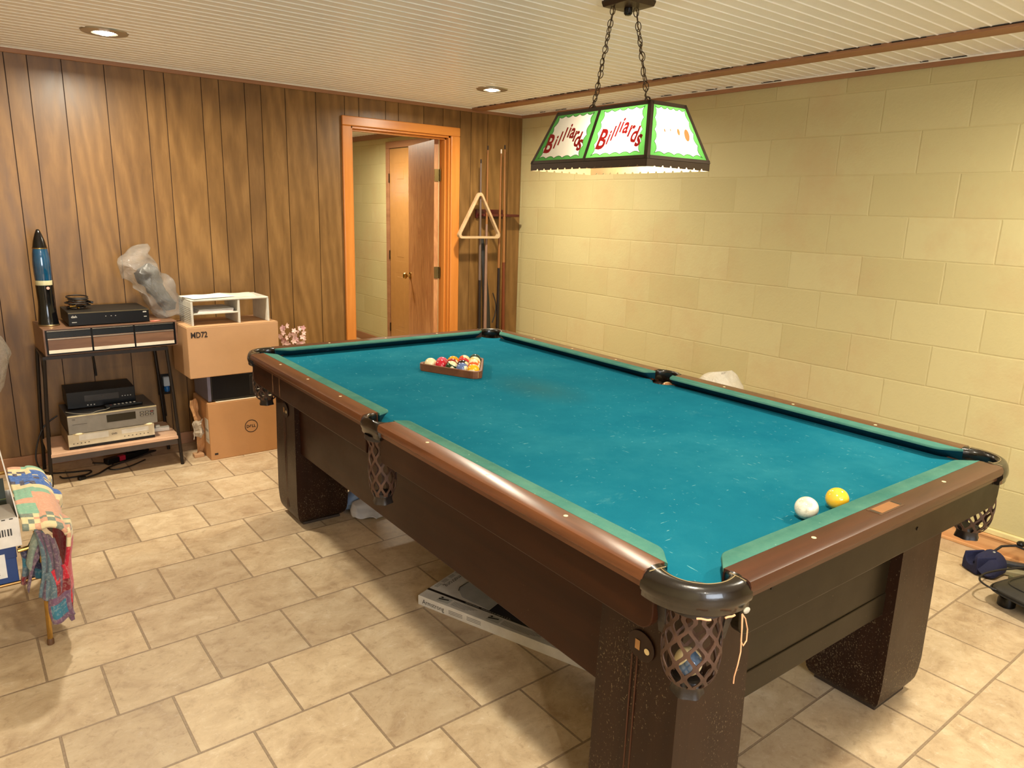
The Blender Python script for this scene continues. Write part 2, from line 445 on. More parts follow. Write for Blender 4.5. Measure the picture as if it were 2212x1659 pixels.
# rough scribed edges of the ceiling boards beside the strip
mb = MB()
yy = -.1
while yy > -5.5:
    L = random.uniform(.04, .22)
    mb.box(-.508 - random.uniform(.001, .004), -.504, yy - L, yy, CEIL - .0045, CEIL - .001)
    if random.random() < .7: mb.box(-.034, -.027, yy - L * .8, yy, CEIL - .004, CEIL - .001)
    yy -= L + random.uniform(.02, .2)
struct(mb.build('trim_6', M_gap))
strip('baseboard_back', [(XL, DX0 - .06, -.014, -.001, 0, .075), (DX1 + .075, -.012, -.014, -.001, 0, .075)], M_trimx)
strip('baseboard_right', [(-.013, 0, YF, -.014, 0, .078), (-.02, 0, YF, -.014, .078, .09), (-.028, -.013, YF, -.014, 0, .014)], M_pine if False else wood('oak_baseboard', rgb(196, 142, 92), rgb(226, 176, 124), 'Y', .45, 1, .5))
strip('baseboard_hall', [(-.013, 0, .13, 1.36, 0, .085), (-.013, 0, 2.26, HY, 0, .085)], M_trim)
strip('trim_7', [(-.02, 0, .13, HY, CEIL - .05, CEIL)], M_trim)
# block ledge along the foot of the wall
mb = MB(); mb.box(-.012, .01, YF, -.0, .09, .118); struct(mb.build('trim_8', simple('ledge_paint', rgb(226, 208, 150), .6), bevel=.005))
# door casing (room side), jambs and stops
mb = MB(); cw = .066
mb.box(DX0 - cw, DX0, -.022, -.001, 0, DZ); mb.box(DX1, DX1 + .078, -.022, -.001, 0, DZ)
mb.mi = 1; mb.box(DX0 - cw, DX1 + .078, -.0225, -.001, DZ, DZ + .062)
struct(mb.build('trim_9', [M_pine, M_pinex], bevel=.005))
mb = MB()
mb.box(DX0, DX0 + .014, -.004, .125, 0, DZ); mb.box(DX1 - .014, DX1, -.004, .125, 0, DZ)
mb.box(DX0 + .014, DX0 + .026, .03, .075, 0, DZ - .014); mb.box(DX1 - .026, DX1 - .014, .03, .075, 0, DZ - .014)
mb.mi = 1; mb.box(DX0, DX1, -.004, .125, DZ - .014, DZ); mb.box(DX0 + .014, DX1 - .014, .03, .075, DZ - .026, DZ - .014)
struct(mb.build('trim_10', [M_pine, M_pinex], bevel=.001))
# open door leaf
M_brass = simple('aged_brass', rgb(176, 140, 70), .3, 1.0)
M_brassd = simple('dull_brass', rgb(120, 100, 60), .45, 1.0)
d1 = bpy.data.objects.new('door_1', None); COL.objects.link(d1); struct(d1)
d1.location = (DX1 - .016, .128, 0); d1.rotation_euler = (0, 0, math.radians(74.8))
mb = MB(); mb.box(0.004, .77, .0, .035, .012, 2.018)
mb.build('door_leaf', M_leaf, d1, bevel=.0015)
mb = MB()
for zc in (1.757, 1.02, .25):
    mb.box(-.004, .0035, .002, .033, zc - .045, zc + .045); mb.cyl((-.006, -.004, zc - .045), (-.006, -.004, zc + .045), .006, n=10)
    mb.box(-.036, -.004, -.003, .0, zc - .045, zc + .045)
mb.build('hinge', M_brassd, d1)
mb = MB()
for sy in (-1, 1):
    y0_ = .0 if sy < 0 else .035
    M = Matrix.Translation((.71, y0_, .93)) @ Matrix.Rotation(-sy * PI / 2, 4, 'X')
    mb.lathe([(.03, 0), (.03, .006), (.012, .01), (.010, .03), (.024, .038), (.028, .05), (.022, .062), (.005, .066)], n=20, M=M)
mb.build('door_knob', M_brass, d1, smooth=True)
# six-panel door in the hall's right wall
M_door2 = simple('tan_gloss_paint', rgb(176, 128, 74), .16, var=.04)
d2 = bpy.data.objects.new('door_2', None); COL.objects.link(d2); struct(d2); d2.location = (0, 0, 0)
mb = MB()
Ya, Yb, Zt = 1.44, 2.155, 2.085
cols = [(2.050, 1.826), (1.742, 1.518)]; rows = [(1.945, 1.745), (1.655, .965), (.845, .235)]
X0 = -.018
def cellgrid(ys, zs, skip):
    for i in range(len(ys) - 1):
        for j in range(len(zs) - 1):
            if (i, j) not in skip: mb.poly([(X0, ys[i], zs[j]), (X0, ys[i + 1], zs[j]), (X0, ys[i + 1], zs[j + 1]), (X0, ys[i], zs[j + 1])])
ys = [Ya, 1.518, 1.742, 1.826, 2.050, Yb]; zs = [.0, .235, .845, .965, 1.655, 1.745, 1.945, Zt]
cellgrid(ys, zs, {(i, j) for i in (1, 3) for j in (1, 3, 5)})
for (a, b) in cols:
    for (t, u) in rows:
        y1, y2, z1, z2 = b, a, u, t
        R = []
        for d, x in ((0, X0), (.012, X0 + .009), (.024, X0 + .009), (.045, X0 - .001)):
            R.append([(x, y1 + d, z1 + d), (x, y2 - d, z1 + d), (x, y2 - d, z2 - d), (x, y1 + d, z2 - d)])
        mb.loft(R, caps=False); mb.poly(R[-1])
mb.box(X0 + .001, -.001, Ya, Yb, 0, Zt)
mb.build('door_leaf', M_door2, d2, merge=False)
mb = MB()
for zc in (1.80, 1.02, .25): mb.cyl((-.024, Yb + .004, zc - .045), (-.024, Yb + .004, zc + .045), .007, n=8)
mb.build('hinge', simple('dark_hinge', rgb(70, 55, 38), .4, .8), d2)
mb = MB(); mb.lathe([(.028, 0), (.028, .006), (.011, .01), (.010, .03), (.025, .04), (.028, .05), (.02, .062), (.004, .065)], n=20, M=Matrix.Translation((X0, 1.50, .95)) @ Matrix.Rotation(-PI / 2, 4, 'Y'))
mb.build('door_knob', M_brass, d2, smooth=True)
mb = MB(); mb.box(-.026, -.0005, Yb + .006, Yb + .075, 0, Zt + .008); mb.box(-.026, -.0005, Ya - .075, Ya - .006, 0, Zt + .008); mb.box(-.026, -.0005, Ya - .075, Yb + .075, Zt + .008, Zt + .072)
struct(mb.build('trim_11', M_trim, bevel=.004))

# recessed ceiling lights
M_lens = emis('lamp_lens', (1, .93, .80, 1), 45.0)
M_white_ring = simple('satin_ring', rgb(176, 168, 152), .3, .6)
rl = thing('recessed_light', 'round recessed ceiling light above the media stand, left of the two in view', 'ceiling light', (RECESSED[0][0], RECESSED[0][1], CEIL))
mb = MB(); mb.lathe([(.044, .018), (.047, -.003), (.054, -.009), (.096, -.006), (.1, 0)], n=40, caps=False); mb.build('trim_ring', M_white_ring, rl, smooth=True)
mb = MB(); mb.lathe([(.0005, -.016), (.02, -.0145), (.034, -.009), (.043, .004)], n=32, caps=False); mb.build('bulb', M_lens, rl, smooth=True)
r2 = dup(rl, (RECESSED[1][0], RECESSED[1][1], CEIL)); r2['label'] = 'round recessed ceiling light near the doorway corner, between door and pendant lamp'
for k, (x_, y_) in enumerate(RECESSED[2:]):
    r2 = dup(rl, (x_, y_, CEIL)); r2['label'] = ['round recessed ceiling light over the open floor left of the billiard table', 'round recessed ceiling light beside the block wall at the near end', 'round recessed ceiling light behind the camera'][k]
r2 = dup(rl, (-.75, 1.75, CEIL)); r2['label'] = 'round recessed ceiling light in the hall beyond the doorway'

# ================================================================== billiard table
TX, TY, TA = -1.9746, -2.6768, -0.0213
TT = Matrix.Translation((TX, TY, 0)) @ Matrix.Rotation(TA, 4, 'Z')     # table frame: x across, y towards the panelled wall
def tw(x, y, z): return TT @ Vector((x, y, z))
ZT, ZB = .829, .790
M_rail = wood('rail_mahogany', rgb(56, 27, 13), rgb(122, 73, 43), 'Y', .3, 1.2, .62, coat=.25)
M_railx = wood('rail_mahogany_x', rgb(44, 21, 13), rgb(88, 50, 32), 'X', .32, 1.2, .62, coat=.2)
M_apron = wood('apron_varnish', rgb(34, 16, 7), rgb(58, 29, 13), 'Y', .36, 1.0, .7, coat=.05, fleck=.35, spec=.14)
M_apronx = wood('apron_varnish_x', rgb(27, 21, 11), rgb(42, 33, 19), 'X', .36, 1.0, .7, coat=.06, fleck=.5, spec=.16)
M_legw = wood('leg_varnish', rgb(30, 16, 10), rgb(52, 31, 19), 'Z', .36, 1.0, .8, coat=.06, fleck=1.7, spec=.18)
M_leather = simple('black_leather', rgb(22, 16, 11), .27, bump=(60, .12), coat=.4)
M_net = simple('brown_leather', rgb(74, 50, 38), .6, bump=(80, .3), var=.3)
M_strap = simple('dark_leather_band', rgb(36, 29, 26), .5, bump=(70, .3), var=.3)
M_ivory = simple('ivory_inlay', rgb(232, 214, 170), .35)
def mat_cloth():
    m = Mat('teal_cloth')
    v = m.coord()
    n = m.noise(v, 2.2, 5, .65); f = m.noise(v, 260, 3, .7)
    c = m.ramp(n, [(.3, rgb(18, 98, 122)), (.5, rgb(25, 107, 129)), (.7, rgb(39, 119, 138))])
    c = m.mix(m.math('MULTIPLY', f, .28), c, rgb(12, 76, 92))
    # chalk dust and small scratches
    d = m.ramp(m.noise(m.coord(scale=(1, 1, 1)), 5.5, 9, .82, .5), [(.60, (0, 0, 0)), (.74, (1, 1, 1))])
    c = m.mix(m.math('MULTIPLY', d, .30), c, rgb(100, 166, 166))
    s1 = m.ramp(m.noise(m.coord(scale=(30, 5, 5), rot=(0, 0, .5)), 6, 2, .4), [(.735, (0, 0, 0)), (.76, (1, 1, 1))])
    s2 = m.ramp(m.noise(m.coord(scale=(6, 34, 5), rot=(0, 0, -.3)), 5, 2, .4), [(.74, (0, 0, 0)), (.765, (1, 1, 1))])
    c = m.mix(m.math('MULTIPLY', m.math('ADD', s1, s2), .45), c, rgb(140, 196, 190))
    sp = m.ramp(m.noise(v, 120, 1, .5), [(.80, (0, 0, 0)), (.83, (1, 1, 1))])
    c = m.mix(m.math('MULTIPLY', sp, .6), c, rgb(170, 210, 200))
    # worn grey smudge beside the rack
    g_ = m.node('ShaderNodeTexGradient', gradient_type='SPHERICAL'); m.link(m.coord(scale=(5.5, 3.2, 1), loc=(-.6, -.55, -ZB)), g_.inputs[0])
    c = m.mix(m.math('MULTIPLY', m.math('MULTIPLY', g_.outputs[1], f), .9), c, rgb(56, 92, 88))
    m.base(c); m.rough(1.0)
    m.b.inputs['Specular IOR Level'].default_value = .02
    m.normal(m.bump(f, .25, .001)); return m.m
M_cloth = mat_cloth()
mc = Mat('cushion_cloth'); v = mc.coord(); f = mc.noise(v, 230, 3, .7)
c = mc.ramp(mc.noise(v, 6, 6, .7), [(.3, rgb(62, 112, 102)), (.7, rgb(94, 138, 120))])
c = mc.mix(mc.math('MULTIPLY', f, .3), c, rgb(40, 100, 100))
sp = mc.ramp(mc.noise(v, 90, 2, .5), [(.74, (0, 0, 0)), (.78, (1, 1, 1))]); c = mc.mix(mc.math('MULTIPLY', sp, .35), c, rgb(176, 204, 178))
mc.base(c); mc.rough(1); mc.b.inputs['Specular IOR Level'].default_value = .03; mc.normal(mc.bump(f, .25, .001))
M_cush = mc.m
M_cushface = simple('shaded_face_cloth', rgb(7, 58, 72), .95, bump=(220, .2), spec=.1)  # same cloth below the nose, its undercut shade put into a darker teal

table = thing('billiard_table', 'antique mahogany billiard table with teal cloth and leather net pockets', 'billiard table', (TX, TY, 0), TA)
CP = [(sx * .648, sy * 1.287) for sx in (-1, 1) for sy in (-1, 1)]   # corner pocket centres
SP_ = [(-.692, -.008), (.692, -.008)]                                # side pocket centres
# bed outline with bites for the pockets
def circ(c, r, a0, a1, n): return [(c[0] + r * math.cos(a0 + (a1 - a0) * i / n), c[1] + r * math.sin(a0 + (a1 - a0) * i / n)) for i in range(n + 1)]
EX, EY = .67, 1.305
def bite(c, r, inner):
    """points of the arc of circle c lying on the bed side, ordered clockwise seen from above"""
    a = math.atan2(-c[1], -c[0]) if inner == 'c' else (0 if c[0] < 0 else PI)
    return a
mb = MB(); out = []
rb = .060
def arc(c, a0, a1, n=14): return circ(c, rb, a0, a1, n)
# counter-clockwise from lower left
c = (-.676, -1.316); out += arc(c, PI * .5 + .35, -.35)          # enters from left edge going clockwise around the hole
c = (.676, -1.316); out += arc(c, PI + .35, PI / 2 - .35)
c = SP_[1]; out += arc(c, -PI / 2 - .35, -PI * 1.5 + .35)
c = (.676, 1.316); out += arc(c, -PI / 2 + .35, -PI - .35)
c = (-.676, 1.316); out += arc(c, .35, -PI / 2 - .35)
c = SP_[0]; out += arc(c, PI / 2 - .35, -PI / 2 + .35)
cen_h = [(-.676, -1.316), (.676, -1.316), SP_[1], (.676, 1.316), (-.676, 1.316), SP_[0]]
def lip(p, i, d):
    h = Vector(cen_h[i // 15]); q = Vector(p); return q + (h - q).normalized() * d
lv_ = [(-.014, 0), (-.004, -.0015), (.003, -.006), (.007, -.014), (.008, -.038)]
L_ = [[mb.bm.verts.new((*lip(p, i, d), ZB + z)) for i, p in enumerate(out)] for d, z in lv_]
mb._f(L_[0])
for a_, b_ in zip(L_, L_[1:]):
    for i in range(len(out)): mb._f([a_[i], a_[(i + 1) % len(out)], b_[(i + 1) % len(out)], b_[i]])
bed = mb.build('bed_cloth', M_cloth, table, smooth=True, auto=0)
mb = MB(); 
mb.prism(out, ZB - .05, ZB - .003)
mb.build('slate', simple('slate', rgb(70, 70, 72), .7), table)

# rails: wood strip + cushion
def rail_profile_sweep(mb, axis, a, b, s, prof, trim0=(0, 0), trim1=(0, 0)):
    """prof: (d, z) with d distance from table centre across; runs a..b along axis; end cuts follow trim (slope of end with d)"""
    def P(t, d, z): return (s * d, t, z) if axis == 'y' else (t, s * d, z)
    r0 = [P(a + trim0[0] + trim0[1] * (d - prof[0][0]), d, z) for d, z in prof]
    r1 = [P(b + trim1[0] + trim1[1] * (d - prof[0][0]), d, z) for d, z in prof]
    mb.loft([r0, r1])
def woodprof(i, o): return [(i, ZT - .045), (i, ZT - .001), (i + .012, ZT), (o - .012, ZT), (o - .004, ZT - .003), (o, ZT - .012), (o, ZT - .024), (o - .003, ZT - .028), (o - .012, ZT - .029), (o - .012, ZT - .045)]
def rail(axis, a, b, s, i, o, sights, mat, plate=False):
    mb = MB(); rail_profile_sweep(mb, axis, a, b, s, woodprof(i, o))
    ob = mb.build('rail', mat, table, smooth=True, bevel=0)
    mid = (i + o) / 2 - .010
    for t in sights:
        mb = MB()
        p = (s * mid, t, ZT - .001) if axis == 'y' else (t, s * mid, ZT - .001)
        mb.lathe([(.0055, 0), (.0055, .0016), (.0045, .0018)], p, n=16); mb.build('sight', M_ivory, ob)
    if plate:
        mb = MB(); M = Matrix.Translation((-.004, s * (mid + .002), ZT - .0005))
        mb.box(-.058, .058, -.019, .019, 0, .0012, M); 
        pl = mb.build('nameplate', simple('nameplate_ground', rgb(88, 62, 42), .4), ob)
        mb = MB(); mb.box(-.044, .044, -.014, .014, .0012, .0016, M); mb.build('plate_face', simple('worn_brass_plate', rgb(166, 116, 74), .45, .4), pl)
        M_pe = simple('plate_end', rgb(64, 52, 40), .4)
        for sx in (-1, 1): mb = MB(); mb.box(sx * .052 - .004, sx * .052 + .004, -.012, .012, .0012, .0017, M); mb.build('plate_end', M_pe, pl)
    return ob
S_ = .3175
yo = -.008
for s in (-1, 1):
    rail('y', yo + .064, 1.235, s, .682, .749, [S_, 2 * S_, 3 * S_], M_rail)
    rail('y', -1.235, yo - .064, s, .682, .749, [-S_, -2 * S_, -3 * S_], M_rail)
rail('x', -.604, .604, 1, 1.317, 1.386, [-S_, 0, S_], M_railx)
rail('x', -.604, .604, -1, 1.317, 1.386, [-S_, S_], M_railx, plate=True)
# cushions: outline in plan (t along, d across) lofted through a height profile
def cushion(axis, a, b, s, nose, back, ta, tb_):
    """a,b: ends at the back; ta,tb_: setback of the nose at each end"""
    def plan(dn, n=5):
        # rounded nose ends
        pts = [(a, back)]
        for i in range(n + 1):
            f = i / n; r = .016
            # quadratic corner between slanted jaw and nose line
            p0 = (a + ta - r * ta / (back - nose + 1e-6) * .9, dn + r * .9); p1 = (a + ta, dn); p2 = (a + ta + r, dn)
            pts.append(tuple((1 - f) ** 2 * p0[k] + 2 * f * (1 - f) * p1[k] + f * f * p2[k] for k in (0, 1)))
        for i in range(n + 1):
            f = i / n; r = .016
            p0 = (b - tb_ - r, dn); p1 = (b - tb_, dn); p2 = (b - tb_ + r * tb_ / (back - nose + 1e-6) * .9, dn + r * .9)
            pts.append(tuple((1 - f) ** 2 * p0[k] + 2 * f * (1 - f) * p1[k] + f * f * p2[k] for k in (0, 1)))
        pts.append((b, back)); return pts
    def P(t, d, z): return (s * d, t, z) if axis == 'y' else (t, s * d, z)
    lev = [(nose + .036, ZB + .0005), (nose + .006, ZT - .0125), (nose + .0002, ZT - .0085), (nose + .001, ZT - .003), (nose + .004, ZT - .0008)]
    rings = []
    for dn, z in lev:
        zb = z if z < ZT - .005 else None
        rings.append([P(t, d, z if d < back - .001 else (z if z < ZT - .002 else ZT - .0005)) for t, d in plan(dn)])
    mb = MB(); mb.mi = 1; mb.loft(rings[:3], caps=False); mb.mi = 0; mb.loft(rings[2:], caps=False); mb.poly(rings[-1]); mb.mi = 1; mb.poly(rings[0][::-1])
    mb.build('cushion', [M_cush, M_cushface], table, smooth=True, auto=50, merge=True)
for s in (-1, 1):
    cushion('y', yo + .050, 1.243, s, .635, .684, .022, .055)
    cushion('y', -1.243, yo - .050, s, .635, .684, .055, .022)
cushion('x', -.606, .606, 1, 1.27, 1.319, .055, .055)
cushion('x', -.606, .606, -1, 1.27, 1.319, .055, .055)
# leather pocket irons
def ring_sweep(c, pts_in, pts_out):
    mb = MB(); rings = []
    for (xi, yi), (xo, yo_) in zip(pts_in, pts_out):
        i = Vector((xi, yi, 0)); o = Vector((xo, yo_, 0)); d = o - i
        L = d.length
        prof = [(0, -.038), (0, -.010), (.06, -.004), (.2, .0), (.5, .0015), (.74, -.002), (.90, -.010), (1.0, -.022), (1.03, -.032), (.99, -.041), (.93, -.045), (.93, -.056), (.88, -.058), (.3, -.058)]
        rings.append([i + d * p + Vector((0, 0, ZT + z)) for p, z in prof])
    mb.loft(rings); return mb
for (cx, cy) in CP:
    sx = 1 if cx > 0 else -1; sy = 1 if cy > 0 else -1
    c = (-.645, 1.285)
    n = 26; pin = []; pout = []
    for k in range(n + 1):
        f = k / n
        a = math.radians(218 - f * 166)     # from left-rail end round the outside to the end-rail end (c in upper left quadrant)
        pin.append((c[0] + .0615 * math.cos(a), c[1] + .0615 * math.sin(a)))
    # smooth outer line through the rail corners
    P0 = (-.750, 1.233); P1 = (-.760, 1.325); P2 = (-.698, 1.395); P3 = (-.600, 1.387)
    for k in range(n + 1):
        f = k / n
        pout.append(tuple((1 - f) ** 3 * P0[q] + 3 * f * (1 - f) ** 2 * P1[q] * 1.0 + 3 * f * f * (1 - f) * P2[q] + f ** 3 * P3[q] for q in (0, 1)))
    pin[0] = (-.684, 1.233); pin[-1] = (-.602, 1.318)
    m_ = [((-sx) * x, sy * y) for x, y in pin]; mo = [((-sx) * x, sy * y) for x, y in pout]
    ob = ring_sweep(None, m_, mo).build('pocket_iron', M_leather, table, smooth=True, auto=60)
    # stitched seams
    mb = MB()
    st = []
    for (xi, yi), (xo, yo_) in list(zip(m_, mo))[1:-1]:
        st.append((xi + (xo - xi) * .30, yi + (yo_ - yi) * .30, ZT + .0012))
    mb.tube(st, .0009, 5); st2 = [(m_[1][0] + (mo[1][0] - m_[1][0]) * f, m_[1][1] + (mo[1][1] - m_[1][1]) * f, ZT + .0012 - .006 * max(0, f - .6)) for f in (.05, .4, .8)]
    mb.tube(st2, .0009, 5); st2 = [(m_[-2][0] + (mo[-2][0] - m_[-2][0]) * f, m_[-2][1] + (mo[-2][1] - m_[-2][1]) * f, ZT + .0012 - .006 * max(0, f - .6)) for f in (.05, .4, .8)]
    mb.tube(st2, .0009, 5)
    mb.build('stitching', simple('stitching', rgb(150, 128, 88), .6), ob)
for s in (-1, 1):
    n = 20; pin = []; pout = []
    for k in range(n + 1):
        f = k / n; a = PI / 2 + f * PI
        pin.append((-.690 + .050 * math.cos(a), yo - .0 + .060 * math.sin(a)))
        y = yo + .066 * math.cos(f * PI)
        pout.append((-.747 - .004 * math.sin(f * PI), y))
    m_ = [((-s) * x, y) for x, y in pin]; mo = [((-s) * x, y) for x, y in pout]
    ring_sweep(None, m_, mo).build('pocket_iron', M_leather, table, smooth=True, auto=60)

def net_part(cx, cy, top, height, rt, rm, rbm, n=14, waves=3.4, name='pocket_net', lean=(0, 0), seed=0, mat=None):
    """leather pouch cut in lens-shaped openings: neighbouring strips swing together and apart"""
    rnd = random.Random(seed)
    mb = MB(); N = n; steps = 44
    def R(f):
        if f < .15: return rt + (rm * .93 - rt) * (f / .15)
        if f < .55: return rm * .93 + (rm * 1.03 - rm * .93) * math.sin((f - .15) / .4 * PI / 2)
        g_ = (f - .55) / .45
        return rbm + (rm * 1.03 - rbm) * math.sqrt(max(0, 1 - g_ ** 2.2))
    for k in range(N):
        th0 = 2 * PI * k / N; sgn = 1 if k % 2 else -1; A = PI / N * .80
        ring = []
        for j in range(steps + 1):
            f = j / steps
            amp = A * min(1, max(0, (f - .04) * 9)) * min(1, (1.0 - f) * 8 + .3)
            th = th0 + sgn * amp * math.sin(2 * PI * waves * f ** .92) + .02 * math.sin(7 * f + k)
            r = R(f); z = top - height * f
            ctr = Vector((cx + lean[0] * f, cy + lean[1] * f, z)); rad = Vector((math.cos(th), math.sin(th), 0)); tan = Vector((-math.sin(th), math.cos(th), 0))
            hw = .0044 if f > .05 else .0070
            if r < .04: hw *= max(.6, r / .04)
            p = ctr + rad * r
            ring.append([p - tan * hw - rad * .0012, p + tan * hw - rad * .0012, p + tan * hw + rad * .0012, p - tan * hw + rad * .0012])
        mb.loft(ring)
    return mb.build(name, mat or M_net, table, smooth=False), R
def net(cx, cy, seed, height=.18, rm=.058, n=18):
    ob, R = net_part(cx, cy, ZT - .062, height, .056, rm, .026, n=n, seed=seed)
    mb = MB()
    zb = ZT - .062 - height
    pr = []
    mb.loft([[(cx + (r * (1 + .06 * math.sin(6 * a))) * math.cos(a), cy + r * (1 + .06 * math.sin(6 * a)) * math.sin(a), z) for a in [2 * PI * i / 36 for i in range(36)]] for r, z in ((.030, zb + .012), (.0335, zb + .004), (.030, zb - .004), (.031, zb - .016), (.034, zb - .024), (.026, zb - .024), (.02, zb - .004))], caps=True)
    mb.build('net_band', M_strap, ob, smooth=True)
    mb = MB()
    mb.loft([[(cx + r * math.cos(a), cy + r * math.sin(a), z) for a in [2 * PI * i / 30 for i in range(30)]] for r, z in ((.0585, ZT - .054), (.0595, ZT - .068), (.0575, ZT - .070), (.0565, ZT - .054))], caps=False)
    mb.build('net_collar', M_strap, ob, smooth=True)
    return ob
nets = []
for i, (cx, cy) in enumerate(CP):
    nets.append(net(cx * 1.022, cy * 1.012, i))
for i, (cx, cy) in enumerate(SP_):
    nets.append(net((.700 if cx > 0 else -.700), yo, 10 + i, height=.215 if cx < 0 else .048, rm=.046, n=16))
nets_near = nets[0]
# dark reinforcement straps at the sides of each corner pocket
for (cx, cy) in CP:
    sx = 1 if cx > 0 else -1; sy = 1 if cy > 0 else -1
    for q in (0, 1):
        p = (sx * .722, sy * 1.262) if q == 0 else (sx * .625, sy * 1.362)
        mb = MB(); ax = Vector((0, sy, 0)) if q == 0 else Vector((sx, 0, 0)); ot = Vector((sx, 0, 0)) if q == 0 else Vector((0, sy, 0))
        rings = []
        for z, wd, o_ in ((ZT - .055, .018, 0), (ZT - .075, .014, -.003), (ZT - .105, .010, -.010), (ZT - .138, .008, -.016)):
            b_ = Vector((*p, z)) + ot * o_ + ax * (.0)
            rings.append([b_ - ax * wd - ot * .002, b_ + ax * wd - ot * .002, b_ + ax * wd + ot * .002, b_ - ax * wd + ot * .002])
        mb.loft(rings); mb.build('pocket_strap', M_strap, table)
# lacing with a bow on the nearest pocket
def t_(v, u, z): return (v, -u, z)
mb = MB(); cx, cy = -.648 * 1.0, -1.287
def ptring(a, z, r=.1): return (cx + r * math.cos(a), cy + r * math.sin(a), z)
for a0, a1, z in ((math.radians(222), math.radians(238), ZT - .0565), (math.radians(255), math.radians(270), ZT - .0565)):
    mb.tube([ptring(a0 + (a1 - a0) * i / 6, z + .001 * math.sin(i), .0985) for i in range(7)], .0020, 6)
bx, by = -.628, -1.386
mb.tube([(bx, by - .002, ZT - .060), (bx + .006, by - .006, ZT - .07), (bx + .014, by - .008, ZT - .095), (bx + .012, by - .010, ZT - .118), (bx + .003, by - .010, ZT - .126), (bx - .003, by - .008, ZT - .115), (bx - .001, by - .006, ZT - .09), (bx - .001, by - .004, ZT - .062)], .0014, 6)
mb.tube([(bx - .002, by - .003, ZT - .060), (bx - .002, by - .007, ZT - .10), (bx - .006, by - .012, ZT - .135), (bx - .014, by - .014, ZT - .16), (bx - .018, by - .012, ZT - .185), (bx - .018, by - .012, ZT - .2)], .0014, 6)
mb.build('bow', simple('pale_lace', rgb(216, 160, 120), .6), nets_near)
mb = MB()
mb.sphere((bx + .012, by - .003, ZT - .056), .008, 12, 8, (1.2, .5, .8)); mb.build('wadding', simple('grey_wadding', rgb(170, 165, 150), .9, bump=(90, .8)), nets_near)

# aprons (upper boards) with rounded lower corners
def apron(axis, a, b, s, face, mat, r0=True, r1=True, z0=.692, z1=.801):
    pts = []
    r = .035
    def cor(cx, cz, a0, a1): return [(cx + r * math.cos(a0 + (a1 - a0) * i / 5), cz + r * math.sin(a0 + (a1 - a0) * i / 5)) for i in range(6)]
    pts = [(a, z1)] + (cor(a + r, z0 + r, PI, PI * 1.5) if r0 else [(a, z0)]) + (cor(b - r, z0 + r, -PI / 2, 0) if r1 else [(b, z0)]) + [(b, z1)]
    def P(t, d, z): return (s * d, t, z) if axis == 'y' else (t, s * d, z)
    mb = MB(); mb.loft([[P(t, face - .024, z) for t, z in pts], [P(t, face, z) for t, z in pts]])
    return mb.build('apron', mat, table, bevel=.003)
for s in (-1, 1):
    apron('y', yo + .056, 1.255, s, .733, M_apron, r0=False); apron('y', -1.255, yo - .05, s, .733, M_apron, r1=False)
for s in (-1, 1): apron('x', -.60, .66 if s < 0 else .62, s, 1.366, M_apronx)
M_scuff = Mat('worn_finish'); M_scuff.base(M_scuff.ramp(M_scuff.noise(M_scuff.coord(scale=(1, 3, .6)), 60, 5, .75), [(.42, rgb(44, 22, 10)), (.62, rgb(150, 104, 66))])); M_scuff.rough(.6)
for y_, w_ in ((.985, .006), (.900, .005)):
    mb = MB(); mb.box(-.7333, -.7329, y_ - w_, y_ + w_, .700, .796); mb.build('worn_streak', M_scuff.m, table)
# lower frame boards between the legs
for s in (-1, 1):
    mb = MB(); mb.box(s * .58 - .016, s * .58 + .016, -1.1, 1.15, .368, .70); mb.build('side_frame', M_apron, table, bevel=.003)
for s in (-1, 1):
    mb = MB(); mb.box(-.55, .55, s * 1.2 - .016, s * 1.2 + .016, .345, .70); mb.box(-.40, .40, s * 1.2165 - .003, s * 1.2165 + .003, .345, .42)
    mb.build('end_frame', M_apronx, table, bevel=.003)
# support under the slate, out of sight
mb = MB(); mb.box(-.64, .64, -1.27, 1.27, .69, .738); mb.build('subframe', M_apron, table)
# bolt heads on the near apron and frame
M_bolt = simple('blackened_bolt', rgb(20, 16, 13), .4, .6)
for v_, y_, z_, r_ in ((-.50, -1.367, .775, .005), (.60, -1.367, .775, .005), (.14, -1.367, .745, .005), (-.38, -1.2175, .60, .009)):
    mb = MB(); mb.cyl((v_, y_ - .001, z_), (v_, y_ + .001, z_), r_, n=12); mb.build('bolt', M_bolt, table)
